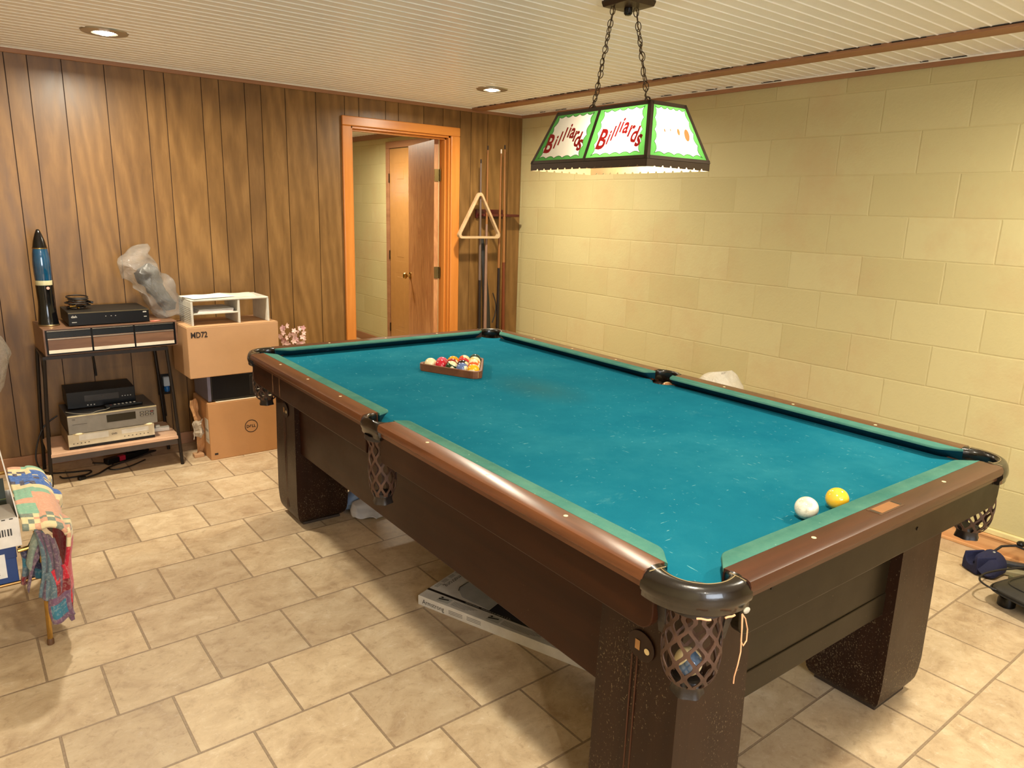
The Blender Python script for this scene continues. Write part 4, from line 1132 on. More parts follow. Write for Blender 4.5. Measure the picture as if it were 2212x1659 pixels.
def ftext(t, s, x, z, size, mat, hy, sq=1.0):
    mb = MB(); put_text(mb, s, frame((x, -hy - .0012, z), (1, 0, 0), (0, 0, 1)), size, sq); return mb.build('lettering', mat, t)
dv, hx, hy, h = device('satellite_receiver', 'flat black satellite receiver on the drawer unit, cable coil on top', 'receiver', -3.287, -2.900, -.365, -.075, .848, .922, M_blackm, M_black, math.radians(.6))
ftext(dv, 'dish', -hx + .012, .046, .017, M_mark, hy); fbox(dv, 'model_print', M_mark, -hx + .014, -hx + .036, .020, .0235, hy); fbox(dv, 'corner_print', M_mark, hx - .030, hx - .012, .056, .062, hy); fbox(dv, 'small_print', M_mark, hx - .026, hx - .012, .031, .035, hy)
for x in (-.022, .004, .025): fbox(dv, 'indicator', M_mark, x, x + .005, .045, .048, hy)
mb = MB(); mb.box(-hx - .0, hx, -hy - .0015, -hy + .004, h - .006, h - .001); mb.build('top_edge', simple('dull_gold_edge', rgb(104, 92, 66), .3, .5), dv)
wt, hx, hy, h = device('silver_combo_player', 'silver-white disc and tape player at the bottom of the shelf stack', 'player', -3.352, -2.926, -.375, -.085, .180, .266, simple('beige_case', rgb(120, 100, 78), .4), simple('champagne_front', rgb(214, 200, 170), .3), math.radians(.5))
fbox(wt, 'tape_door', simple('pale_door', rgb(226, 220, 206), .3), -hx + .05, -.02, .046, .078, hy); fbox(wt, 'disc_drawer', simple('pale_drawer', rgb(226, 220, 206), .3), .045, hx - .03, .050, .074, hy)
fbox(wt, 'dark_skirt', M_blackm, -hx, hx, .004, .017, hy, .0005)
ftext(wt, 'DVD', -.005, .054, .013, M_markd, hy)
for k in range(5): fbox(wt, 'button', M_markd, -hx + .02 + k * .018, -hx + .026 + k * .018, .030, .034, hy)
for k in range(7): fbox(wt, 'button', M_markd, .055 + k * .020, .062 + k * .020, .033, .036, hy)
gd, hx, hy, h = device('grey_disc_player', 'grey disc player with six buttons stacked on the silver player', 'player', -3.349, -2.909, -.385, -.085, .266, .371, simple('black_brown_case', rgb(40, 34, 28), .35), simple('grey_front', rgb(132, 126, 116), .35, .3), math.radians(1.2))
fbox(gd, 'display', M_disp, -.035, .110, .044, .086, hy); mb = MB(); mb.box(-hx, hx, -hy - .002, -hy + .006, h - .006, h); mb.build('top_edge', simple('pale_edge', rgb(214, 200, 160), .25, .5), gd)
ftext(gd, 'CD', -hx + .02, .080, .010, M_markd, hy); fbox(gd, 'model_print', M_markd, -hx + .02, -hx + .09, .055, .0565, hy)
for i in range(3):
    for j in range(2):
        b_ = fbox(gd, 'button', simple('button_frame', rgb(52, 44, 34), .4), .132 + i * .026, .152 + i * .026, .054 + j * .016, .064 + j * .016, hy, .002)
        mb = MB(); mb.box(.136 + i * .026, .148 + i * .026, -hy - .0035, -hy - .001, .057 + j * .016, .061 + j * .016); mb.build('button_cap', simple('button_cap', rgb(150, 140, 120) if not (i == 2 and j == 1) else rgb(140, 60, 50), .4), b_)
for x in (-hx + .045, hx - .045):
    mb = MB(); mb.lathe([(.026, -.004), (.028, .0), (.026, .006), (.02, .008)], (x, -hy + .022, .0), 20); mb.build('ivory_foot', simple('ivory_foot', rgb(236, 220, 176), .3), gd, smooth=True)
vc, hx, hy, h = device('black_video_recorder', 'black video recorder set back on top of the grey disc player', 'player', -3.322, -2.985, -.255, -.03, .3715, .468, M_blackm, M_black, math.radians(-1))
fbox(vc, 'tape_door', simple('flap_black', rgb(30, 28, 28), .2), -.085, .085, .038, .072, hy); fbox(vc, 'badge', M_mark, -.012, .010, .058, .064, hy)
for k in range(4): fbox(vc, 'button', M_mark, .100 + k * .014, .105 + k * .014, .046, .050, hy)
for k in range(3): fbox(vc, 'jack', M_mark, -.075 + k * .016, -.069 + k * .016, .014, .020, hy)
rmt = thing('remote_control', 'slim black remote lying in front of the black video recorder', 'remote control', (-3.060, -.315, .3715), math.radians(4))
mb = MB(); mb.box(-.095, .095, -.022, .022, 0, .018); mb.build('remote_body', M_black, rmt, bevel=.005)
for k in range(7):
    mb = MB(); mb.box(-.07 + k * .02, -.06 + k * .02, -.008, .006, .018, .020); mb.build('button', simple('reddish_button', rgb(110, 50, 44), .5) if k < 1 else M_mark, rmt)
def cable(name, label, pts, r, mat, cat='cable', parent=None):
    P = []
    pts = [Vector(p) for p in pts]
    if parent:
        Mi = (Matrix.Translation(parent.location) @ parent.rotation_euler.to_matrix().to_4x4()).inverted(); pts = [Mi @ p for p in pts]
    for i in range(len(pts) - 1):
        p0 = pts[max(i - 1, 0)]; p1 = pts[i]; p2 = pts[i + 1]; p3 = pts[min(i + 2, len(pts) - 1)]
        for k in range(6):
            t = k / 6
            P.append(.5 * ((2 * p1) + (p2 - p0) * t + (2 * p0 - 5 * p1 + 4 * p2 - p3) * t * t + (3 * p1 - p0 - 3 * p2 + p3) * t ** 3))
    P.append(pts[-1])
    mb = MB(); mb.tube(P, r, 8); o = mb.build(name, mat, parent, smooth=True)
    if label and not parent: tag(o, label, cat)
    return o
M_cord = simple('black_cord', rgb(24, 18, 16), .5)
cable('thin_cable', 'thin grey cable looping over the front of the grey disc player', [(-3.345, -.34, .385), (-3.30, -.375, .378), (-3.24, -.392, .374), (-3.20, -.38, .380), (-3.15, -.36, .380), (-3.11, -.30, .378)], .0022, simple('grey_lead', rgb(110, 104, 92), .5))
cable('power_cord', 'black cord hanging down the left leg of the stand to the floor', [(-3.36, -.06, .30), (-3.43, -.07, .25), (-3.475, -.10, .16), (-3.49, -.12, .07), (-3.46, -.17, .012), (-3.35, -.22, .006), (-3.25, -.25, .006), (-3.28, -.31, .006), (-3.38, -.31, .006), (-3.40, -.27, .006)], .0045, M_cord, parent=wt)
cable('power_cord', 'black cord dropping down the panelling behind the right of the stand', [(-2.815, -.02, .70), (-2.812, -.015, .55), (-2.800, -.015, .42), (-2.79, -.015, .30), (-2.785, -.015, .20)], .009, M_cord, parent=dr)
cable('power_cord', 'black cord hanging behind the black video recorder', [(-3.155, -.03, .70), (-3.145, -.02, .60), (-3.14, -.02, .50)], .006, M_cord, parent=vc)
ps = thing('power_strip', 'black power strip with a red switch on the floor under the stand', 'power strip', (-3.04, -.13, 0), math.radians(22))
def ps_inv(p): return (Matrix.Translation(ps.location) @ ps.rotation_euler.to_matrix().to_4x4()).inverted() @ Vector(p)
mb = MB(); mb.box(-.13, .13, -.024, .024, 0, .034); mb.build('strip_body', M_black, ps, bevel=.004)
mb = MB(); mb.box(-.06, -.025, -.027, -.0, .008, .036); mb.build('red_switch', simple('red_rocker', rgb(170, 24, 50), .35), ps)
for k in range(3):
    mb = MB(); mb.box(.0 + k * .04, .026 + k * .04, -.012, .012, .034, .058); mb.build('plug', M_black, ps, bevel=.003)
cable('power_cord', 'black cord with a plug curling on the tiles under the stand', [(-3.29, -.36, .006), (-3.22, -.33, .007), (-3.14, -.24, .007), (-3.02, -.19, .012), (-2.93, -.15, .02), (-2.88, -.12, .02), (-2.93, -.10, .015)], .005, M_cord, parent=ps)
cable('power_cord', 'black cord making a wide loop on the floor under the shelf', [(-2.96, -.22, .006), (-3.05, -.29, .006), (-3.13, -.31, .006), (-3.16, -.27, .006), (-3.13, -.20, .006), (-3.22, -.12, .006)], .004, M_cord, parent=ps)
mb = MB(); mb.box(-.022, .016, -.012, .012, 0, .020, Matrix.Translation(ps_inv((-3.305, -.365, 0))))
mb.build('plug_body', M_black, ps, bevel=.004)
ad = thing('power_adapter', 'small white adapter block on the right end of the stand shelf', 'adapter', (-2.865, -.25, .18), math.radians(-8))
mb = MB(); mb.box(-.045, .045, -.022, .022, 0, .022); mb.build('adapter_body', simple('white_adapter', rgb(222, 214, 200), .35), ad, bevel=.004)
mb = MB(); mb.box(-.03, -.005, -.018, .018, .022, .034); mb.build('adapter_plug', simple('pale_adapter', rgb(202, 196, 182), .4), ad, bevel=.003)
# wall outlet with air freshener
ol = thing('wall_outlet', 'black wall outlet plate on the panelling behind the stand', 'outlet', (-2.777, 0, .40))
mb = MB(); mb.box(-.036, .036, -.006, -.0005, -.065, .065); mb.build('cover_plate', M_black, ol, bevel=.002)
af = thing('air_freshener', 'clear and blue plug-in air freshener on the black outlet', 'air freshener', (-2.766, -.006, .40))
mb = MB(); mb.box(-.019, .019, -.034, 0, -.008, .052); mb.build('freshener_body', simple('clear_white_plastic', rgb(170, 180, 190), .2), af, bevel=.006)
mb = MB(); mb.lathe([(.006, -.002), (.014, -.010), (.017, -.024), (.014, -.042), (.004, -.048)], (0, -.018, 0), 16); mb.build('blue_bottle', simple('blue_oil', rgb(20, 88, 150), .1), af, smooth=True)
# cable coil on the receiver
ck = thing('cable_coil', 'tangled coil of black and copper cables on the satellite receiver', 'cable', (-3.222, -.215, .922))
rnd = random.Random(3)
for i in range(9):
    mb = MB(); cx_, cy_ = rnd.uniform(-.012, .018), rnd.uniform(-.02, .02); rx_, ry_ = rnd.uniform(.035, .058), rnd.uniform(.035, .055); zz = .006 + i * .0065; tl_ = rnd.uniform(-.25, .25); ph_ = rnd.uniform(0, 6)
    mb.tube([(cx_ + rx_ * math.cos(t), cy_ + ry_ * math.sin(t), zz + .010 * (1 + math.sin(t + ph_)) * abs(tl_) * 2 + .0015) for t in [2 * PI * k / 28 for k in range(28)]], .0035, 7, closed=True)
    mb.build('cable_loop', [M_cord, M_cord, simple('copper_lead_%d' % i, rgb(150, 104, 66), .3, .3)][0 if i > 4 else (2 if i % 2 else 0)], ck, smooth=True)
for i in range(5):
    a = Vector((-.05 + .012 * i, -.03 - .006 * rnd.random(), .008 + .008 * (i % 3))); mb = MB(); mb.tube([a, a + Vector((rnd.uniform(.01, .03), rnd.uniform(-.02, .01), .004))], .005, 8); mb.build('cable_plug', M_brass if i % 2 else M_black, ck, smooth=True)
mb = MB(); mb.tube([(.05, -.01, .04), (.066, -.03, .036), (.074, -.03, .034)], .007, 8); mb.build('cable_plug', M_black, ck, smooth=True)
# clear plastic bag holding black gear
M_film = Mat('clear_film')
tr_ = M_film.node('ShaderNodeBsdfTransparent'); gl_ = M_film.node('ShaderNodeBsdfGlossy'); gl_.inputs['Roughness'].default_value = .12; df_ = M_film.node('ShaderNodeBsdfDiffuse'); df_.inputs[0].default_value = (.8, .78, .74, 1)
fr_ = M_film.node('ShaderNodeLayerWeight'); fr_.inputs[0].default_value = .35
b_ = M_film.bump(M_film.noise(M_film.coord(), 22, 5, .6, 1.5), 1.0, .02)
M_film.link(b_, gl_.inputs['Normal']); M_film.link(b_, fr_.inputs['Normal'])
m1 = M_film.node('ShaderNodeMixShader'); m1.inputs[0].default_value = .13; M_film.link(tr_.outputs[0], m1.inputs[1]); M_film.link(df_.outputs[0], m1.inputs[2])
m2 = M_film.node('ShaderNodeMixShader'); M_film.link(M_film.math('MULTIPLY_ADD', fr_.outputs['Fresnel'], .5, .03), m2.inputs[0]); M_film.link(m1.outputs[0], m2.inputs[1]); M_film.link(gl_.outputs[0], m2.inputs[2])
M_film.link(m2.outputs[0], M_film.out.inputs['Surface'])
def crumple(name, mat, parent, rings, n=40, amp=.012, sc=14, seed=0, solid=0):
    """rings: (z, cx, cy, rx, ry)"""
    mb = MB(); R = []
    for z, cx_, cy_, rx_, ry_ in rings:
        q = []
        for i in range(n):
            a = 2 * PI * i / n; p = Vector((cx_ + rx_ * math.cos(a), cy_ + ry_ * math.sin(a), z))
            d = noise.noise_vector(p * sc + Vector((seed, 0, 0))); q.append(p + d * amp * (1 if rx_ > .01 else .3))
        R.append(q)
    mb.loft(R); return mb.build(name, mat, parent, smooth=True, auto=28)
def interp(keys, n):
    out = []
    for i in range(n + 1):
        f = i / n * (len(keys) - 1); k = min(int(f), len(keys) - 2); t = f - k; t = t * t * (3 - 2 * t)
        out.append(tuple(a + (b - a) * t for a, b in zip(keys[k], keys[k + 1])))
    return out
bg = thing('plastic_bag', 'clear plastic bag of black gear slumped at the right of the drawer unit', 'plastic bag', (-2.80, -.20, .8495))
crumple('bag_film', M_film.m, bg, interp([(.004, .050, .0, .060, .055), (.02, .045, 0, .088, .08), (.10, .012, 0, .100, .08), (.20, -.045, .0, .108, .08), (.27, -.095, 0, .110, .075), (.31, -.105, 0, .095, .06), (.36, -.095, 0, .060, .045), (.40, -.085, .0, .040, .03), (.42, -.07, .0, .015, .012)], 36), amp=.032, sc=15)
crumple('black_gear', simple('black_gear', rgb(38, 36, 38), .35, bump=(40, .5)), bg, interp([(.045, .045, .0, .03, .03), (.08, .03, 0, .055, .04), (.15, -.01, 0, .05, .05), (.20, -.045, .0, .06, .05), (.25, -.06, 0, .065, .045), (.28, -.06, 0, .05, .03), (.30, -.05, 0, .01, .01)], 24), amp=.02, sc=22, seed=5)
for k in range(3):
    mb = MB(); mb.tube([(-.07 + .10 * t + .02 * math.sin(5 * t + k), -.058 - .006 * k, .20 - .17 * t + .02 * k) for t in [i / 12 for i in range(13)]], .0045, 8); mb.build('gear_cord', simple('gear_cord_%d' % k, rgb(52, 48, 46), .3), bg, smooth=True)
tg = thing('paper_tag', 'small pink and white tag on the drawer unit beside the plastic bag', 'tag', (-2.865, -.345, .8488), math.radians(35))
mb = MB(); mb.box(-.026, .026, -.013, .013, 0, .002); mb.build('tag_card', simple('pink_card', rgb(222, 110, 92), .6), tg)
mb = MB(); mb.box(-.010, .022, -.006, .000, .002, .0024); mb.build('tag_print', simple('pale_print', rgb(240, 190, 170), .6), tg)

# ================================================================== boxes
def mat_card(name, c):
    m = Mat(name); v = m.coord(); n = m.noise(v, 4, 5, .6); f = m.noise(m.coord(scale=(1, 1, 60)), 30, 2, .5)
    cc_ = m.ramp(n, [(.3, tuple(x * .88 for x in c[:3]) + (1,)), (.7, c)]); cc_ = m.mix(m.math('MULTIPLY', f, .14), cc_, rgb(120, 84, 52)); m.base(cc_); m.rough(.75); m.normal(m.bump(f, .08, .002)); return m.m
M_card = mat_card('cardboard', rgb(206, 160, 116)); M_card2 = mat_card('cardboard_deep', rgb(204, 150, 98))
M_ink = simple('box_ink', rgb(46, 34, 28), .7)
def carton(name, label, x0, x1, y0, y1, z0, z1, mat, rz=0):
    t = thing(name, label, 'box', ((x0 + x1) / 2, (y0 + y1) / 2, z0), rz); hx, hy, h = (x1 - x0) / 2, (y1 - y0) / 2, z1 - z0
    mb = MB(); mb.box(-hx, hx, -hy, hy, 0, h - .003); mb.build('carton_body', mat, t, bevel=.004)
    for s in (-1, 1):
        mb = MB(); mb.box(-hx + .002, hx - .002, (-hy + .001 if s < 0 else .002), (-.002 if s < 0 else hy - .001), h - .003, h); mb.build('flap', mat, t, bevel=.001)
    return t, hx, hy, h
db, hx, hy, h = carton('monitor_box', 'brown monitor carton with a circled logo standing on the floor under the others', -2.64, -2.06, -.431, -.115, 0, .352, M_card2)
mb = MB(); cxl, czl, rl_ = -2.393 - (-2.35), .178, .040
ring_ = [[(cxl + r * math.cos(a), -hy - .0006, czl + r * math.sin(a)) for r in (rl_, rl_ - .0045)] for a in [2 * PI * i / 48 for i in range(49)]]
for a, b in zip(ring_, ring_[1:]): mb.poly([a[0], b[0], b[1], a[1]])
lg = mb.build('logo_ring', M_ink, db)
mb = MB(); put_text(mb, 'D', frame((cxl - .030, -hy - .0008, czl - .0085), (1, 0, 0), (0, 0, 1)), .025, .95)
put_text(mb, 'E', frame((cxl - .0135, -hy - .0008, czl - .002), (1, .0, -.62), (.62, 0, 1)), .021, .85)
put_text(mb, 'LL', frame((cxl + .003, -hy - .0008, czl - .0085), (1, 0, 0), (0, 0, 1)), .025, .95)
mb.build('lettering', M_ink, lg)
mb = MB(); mb.box(-hx + .022, -hx + .042, -hy - .0008, -hy, .030, .042); mb.build('printed_mark', M_ink, db)
mb = MB(); mb.box(-hx - .0008, -hx, -hy + .015, -hy + .085, .10, .25); lb = mb.build('shipping_label', simple('white_label', rgb(214, 204, 188), .6), db)
mb = MB(); mb.box(-hx - .0012, -hx, -hy + .02, -hy + .08, .172, .188); mb.box(-hx - .0012, -hx, -hy + .02, -hy + .07, .120, .124); mb.build('label_print', simple('grey_label_print', rgb(150, 146, 136), .6), lb)
mb = MB(); mb.box(-hx + .05, hx - .02, -hy + .002, -hy + .09, h, h + .003); mb.build('packing_tape', simple('pale_tape', rgb(226, 206, 176), .4), db)
# torn cardboard hanging at the box's left side
tc_ = thing('torn_cardboard', 'torn strip of cardboard and tape hanging at the left side of the logo box', 'cardboard', (-2.665, -.30, 0))
mb = MB(); mb.grid(lambda u, v: Vector((-.02 + .035 * u + .015 * math.sin(5 * v), .02 * math.sin(7 * v + 2 * u), .02 + .33 * v)) + noise.noise_vector(Vector((u * 3, v * 6, 1))) * .012, 5, 18); mb.build('torn_strip', M_card2, tc_, solid=.003)
mb = MB(); mb.grid(lambda u, v: Vector((-.040 + .05 * u, -.03 + .02 * math.sin(6 * u), .12 + .10 * v + .02 * u)) + noise.noise_vector(Vector((u * 4, v * 4, 7))) * .014, 8, 8); mb.build('tape_scrap', simple('scrap_tape', rgb(196, 180, 158), .35), tc_, solid=.002)
mb = MB(); mb.box(-.045, .012, -.035, .015, 0, .022); mb.build('folded_end', M_card, tc_, bevel=.004)
# black computer case between the boxes
pc = thing('computer_case', 'black computer case lying between the two brown boxes', 'computer', (-2.385, -.265, .356))
mb = MB(); mb.box(-.225, .26, -.150, .14, .004, .156); mb.build('case_body', simple('satin_black', rgb(20, 18, 20), .25), pc, bevel=.006)
mb = MB(); mb.box(-.245, -.225, -.150, .14, .002, .156); mb.build('side_cover', simple('grey_lilac_plastic', rgb(104, 100, 116), .3), pc, bevel=.004)
mb = MB(); mb.box(.0, .18, -.152, -.148, .02, .14); mb.build('front_bezel', simple('bezel', rgb(34, 32, 32), .2), pc, bevel=.002)
mb = MB(); mb.box(.02, .10, -.1535, -.151, .045, .049); mb.build('bezel_line', M_mark, pc)
for a in (-.19, .22):
    for b in (-.12, .11):
        mb = MB(); mb.cyl((a, b, 0), (a, b, .005), .012, n=10); mb.build('foot', M_black, pc)
mdb, hx, hy, h = carton('brown_carton', 'large brown carton marked MD72 on top of the black computer case', -2.729, -2.199, -.432, -.105, .5125, .8125, M_card, math.radians(1.2))
ftext(mdb, 'MD72', -hx + .018, h - .062, .046, M_ink, hy, .80)
# desk organiser
og = thing('desk_organizer', 'grey-white plastic desk organizer with paper shelves on the brown carton', 'organizer', (-2.462, -.27, .8125), math.radians(1.0))
M_plg = simple('pale_grey_plastic', rgb(208, 204, 192), .45); M_plg2 = simple('grey_ribbed', rgb(166, 164, 156), .5)
W_, D_, H_ = .226, .125, .150
mb = MB(); mb.box(-W_, W_, -D_, D_, H_ - .012, H_); mb.build('top_shelf', M_plg, og, bevel=.005)
for s in (-1, 1):
    mb = MB(); mb.box(s * W_ - (.012 if s > 0 else 0), s * W_ + (.012 if s < 0 else 0), -D_, D_, 0, H_ - .012); w_ = mb.build('side_panel', M_plg, og, bevel=.002)
    mb = MB()
    for k in range(9): mb.box(s * W_ - .001, s * W_ + .001, -D_ + .01, D_ - .01, .012 + k * .011, .016 + k * .011)
    mb.build('rib_texture', M_plg2, w_)
mb = MB(); mb.box(.040, .052, -D_ + .002, D_, 0, H_ - .012); mb.build('divider', M_plg, og, bevel=.002)
mb = MB(); mb.box(-W_ + .012, .040, -D_ + .004, D_, .062, .070); mb.build('inner_shelf', M_plg, og, bevel=.002)
pp = thing('paper_stack', 'short stack of loose papers on the inner shelf of the organizer', 'paper', (-2.545, -.27, .8825), math.radians(2))
for k in range(4):
    mb = MB(); mb.box(-.105 + .004 * k, .105 - .003 * (3 - k), -.115 + .006 * k, .10, .0045 * k, .0045 * k + .004); mb.build('paper_layer', simple('paper_%d' % k, rgb(232 - k * 4, 216, 212), .7), pp)
for nm, lab, dx, dy, ang, c_ in (('paper_sheet', 'loose white sheet curling over the left of the organizer top', -.10, -.02, 12, rgb(236, 234, 230)), ('paper_folder', 'cream folder lying flat on the organizer top', .05, .01, -4, rgb(226, 220, 200))):
    o_ = thing(nm, lab, 'paper', (-2.462 + dx, -.27 + dy, .9635 if nm == 'paper_folder' else .9665), math.radians(ang))
    mb = MB(); mb.grid(lambda u, v: Vector(((u - .5) * .25, (v - .5) * .17, .0005 + .004 * math.sin(u * 5) ** 2 * v)), 12, 8); mb.build('sheet', simple(nm, c_, .7), o_, solid=.001 if nm == 'paper_sheet' else .002)
# artificial blossom
fl = thing('artificial_flowers', 'bunch of pink artificial blossom showing above the table edge beside the boxes', 'flowers', (-2.070, -.30, .3555))
mb = MB(); mb.lathe([(.030, 0), (.036, .02), (.045, .10), (.035, .15), (.04, .16)], n=20); mb.build('vase', simple('white_vase', rgb(220, 214, 204), .3), fl, smooth=True)
rnd = random.Random(11)
M_pet = simple('pink_petal', rgb(232, 196, 188), .6); M_pet2 = simple('mauve_petal', rgb(206, 158, 160), .6)
for k, (x, z, h_) in enumerate(((-.052, .40, .1), (.028, .375, .1), (.065, .37, .1), (-.01, .33, .1))):
    mb = MB(); mb.tube([(0, 0, .14), (x * .6, .01, .24), (x, 0, z)], .003, 6); mb.build('stem', simple('flower_stem_%d' % k, rgb(120, 96, 70), .6), fl)
    for j in range(8):
        mb = MB(); c_ = Vector((x + rnd.uniform(-.022, .022), rnd.uniform(-.03, .0), z - .105 + j * .0165 + rnd.uniform(-.004, .004))); ax = Vector((rnd.uniform(-1, 1), -1.2, rnd.uniform(-.4, .8))).normalized()
        s_ = ax.cross(Vector((0, 0, 1))).normalized(); t_2 = ax.cross(s_); ph_ = rnd.uniform(0, 6)
        for p in range(5):
            a = ph_ + 2 * PI * p / 5; d = s_ * math.cos(a) + t_2 * math.sin(a); e = ax.cross(d)
            mb.poly([c_, c_ + d * .009 + e * .007 + ax * .003, c_ + d * .018 + ax * .006 + e * .003, c_ + d * .018 + ax * .006 - e * .003, c_ + d * .009 - e * .007 + ax * .003])
        mb.build('blossom', M_pet if rnd.random() < .7 else M_pet2, fl)

# ================================================================== folding rack, quilt and boxes at the left
M_gold = simple('gold_tube', rgb(196, 160, 92), .22, 1.0)
rack = thing('folding_rack', 'gold tubular folding rack under the quilt and boxes at the left edge', 'rack', (-3.90, -1.75, 0))
def rt(x, y, z): return (x + 3.90, y + 1.75, z)
XR, XK = -3.628, -4.20
mb = MB(); mb.tube([rt(XK, -1.435, .30), rt(XK, -1.435, .432), rt(XK + .02, -1.435, .452), rt(XR + .015, -1.435, .452), rt(XR + .035, -1.435, .432), rt(XR + .035, -1.435, .30)], .0075, 10); mb.build('top_tube', M_gold, rack, smooth=True)
mb = MB(); mb.tube([rt(XK, -1.755, .450), rt(XR, -1.755, .450)], .0065, 10); mb.build('top_tube', M_gold, rack, smooth=True)
for x_ in (XR, XK):
    mb = MB(); mb.tube([rt(x_, -2.062, .40), rt(x_, -2.062, .440), rt(x_, -2.045, .452), rt(x_ + .01, -1.45, .452)], .0075, 10); mb.build('side_tube', M_gold, rack, smooth=True)
for x_ in (XR, XK):
    mb = MB(); mb.tube([rt(x_, -2.062, .40), rt(x_ + .002, -2.045, .26), rt(x_ - .004, -2.037, .012)], .0085, 10); l_ = mb.build('leg', M_gold, rack, smooth=True)
    mb = MB(); mb.lathe([(.0085, .0), (.0110, .002), (.0110, .018), (.0088, .024)], rt(x_ - .004, -2.037, 0), 14); mb.build('rubber_tip', simple('brown_rubber', rgb(92, 62, 36), .6), l_, smooth=True)
    mb = MB(); mb.tube([rt(x_ + .035, -1.435, .40), rt(x_ + .025, -1.44, .26), rt(x_ + .02, -1.45, .0)], .0085, 10); mb.build('leg', M_gold, rack, smooth=True)
    mb = MB(); mb.tube([rt(x_ + .006, -2.045, .262), rt(x_ + .03, -1.445, .262)], .006, 8); mb.build('side_bar', M_gold, rack, smooth=True)
    mb = MB(); mb.cyl(rt(x_, -2.058, .262), rt(x_, -2.03, .262), .010, n=12); mb.build('hinge_knob', M_brass, rack, smooth=True)
for y_ in (-2.045, -1.445):
    mb = MB(); mb.tube([rt(XK, y_, .262), rt(XR, y_, .262)], .006, 8); mb.build('cross_bar', simple('bronze_bar', rgb(120, 88, 48), .3, .9) if y_ < -2 else M_gold, rack, smooth=True)
mb = MB(); mb.tube([rt(-3.690, -2.075, .385), rt(-3.650, -2.070, .387)], .0075, 10); mb.build('end_stub', M_gold, rack, smooth=True)
# quilt
M_quilt = Mat('patchwork_quilt'); at_ = M_quilt.node('ShaderNodeAttribute', attribute_name='col'); vq = M_quilt.coord()
pr = M_quilt.ramp(M_quilt.noise(vq, 110, 2, .6), [(.52, (0, 0, 0)), (.60, (1, 1, 1))])
cq = M_quilt.mix(M_quilt.math('MULTIPLY', pr, .12), at_.outputs['Color'], rgb(238, 226, 200)); M_quilt.base(cq); M_quilt.rough(.9); M_quilt.b.inputs['Sheen Weight'].default_value = .2
wq = M_quilt.node('ShaderNodeTexWave'); wq.inputs['Scale'].default_value = 16; wq.inputs['Distortion'].default_value = 1.5; M_quilt.link(vq, wq.inputs['Vector'])
M_quilt.normal(M_quilt.bump(M_quilt.noise(vq, 34, 3, .6), .6, .006, M_quilt.bump(wq.outputs['Fac'], .25, .004)))
MINT, PEACH, CREAM, BLUE, NAVY, RED, MAR, TEAL, PURP, GREYT = [lin(tuple(q / 255 for q in c)) for c in ((128, 178, 150), (214, 158, 128), (226, 208, 160), (24, 92, 176), (52, 50, 84), (190, 28, 48), (120, 30, 36), (50, 110, 130), (110, 78, 100), (120, 132, 118))]
def qcol(u, v):
    r = random.Random(int(u * 26) * 131 + int(v * 34)); cell = random.Random(int(u * 8) * 31 + int(v * 13) * 7)
    e = .40 - .05 * v
    if u < e:
        if v < .15: return cell.choice([MINT, PEACH, MINT])
        if v < .20 or .47 < v < .53: return CREAM
        if v < .47: return BLUE if (int(u / e * 2) + int((v - .20) * 11)) % 2 else r.choice([NAVY, CREAM, NAVY, BLUE])
        if v < .88: return cell.choice([MINT, PEACH, MINT, PEACH])
        return r.choice([CREAM, PEACH, GREYT])
    if u < e + .07: return CREAM if r.random() < .85 else PEACH
    if u < e + .20: return r.choice([CREAM, TEAL, CREAM]) if v < .50 else RED
    if u < .95: return (r.choice([TEAL, CREAM]) if v < .30 else (RED if u < .84 else r.choice([MAR, MAR, RED])))
    return PURP
ql = thing('quilt', 'patchwork quilt of blue, mint and red pieces draped over the gold rack', 'quilt', (-3.70, -1.75, 0))
def qprof(u, v):
    # along u: flat top from the left, over the right edge, hanging down
    Ltop = .060; drop = .17 + .16 * v
    s = u * (Ltop + .07 + drop)
    fold = .010 * math.sin(v * 15 + u * 3) + .006 * math.sin(v * 31)
    bulge = .012 * math.sin(PI * min(1, max(0, (s - Ltop) / .2)))
    if s < Ltop: x, z = -3.672 + s, .474 + .016 * math.sin(v * PI) + .004 * math.sin(u * 20 + v * 9)
    elif s < Ltop + .07:
        a = (s - Ltop) / .07 * PI / 2; x, z = -3.612 + .058 * math.sin(a), .474 - .045 + .045 * math.cos(a) + .016 * math.sin(v * PI) * math.cos(a)
    else: x, z = -3.554 + bulge + fold * .8, .429 - (s - Ltop - .07)
    y = -1.428 - .665 * v - .012 * math.sin(u * 9)
    z -= .014 * max(0, v - .9) * 10 * (1 if s < Ltop + .07 else 0) + .03 * max(0, .1 - v) * 10
    return Vector((x + 3.70, y + 1.75, z)) + noise.noise_vector(Vector((x * 9, y * 9, z * 9))) * .006
mb = MB(); mb.grid(qprof, 78, 60, qcol); mb.col = None
mb.build('quilt_top', M_quilt.m, ql, smooth=True, solid=.012, auto=0)
def folds(name, f, nu, nv, cf): 
    mb = MB(); mb.grid(f, nu, nv, cf); return mb.build(name, M_quilt.m, ql, smooth=True, solid=.008, auto=0)
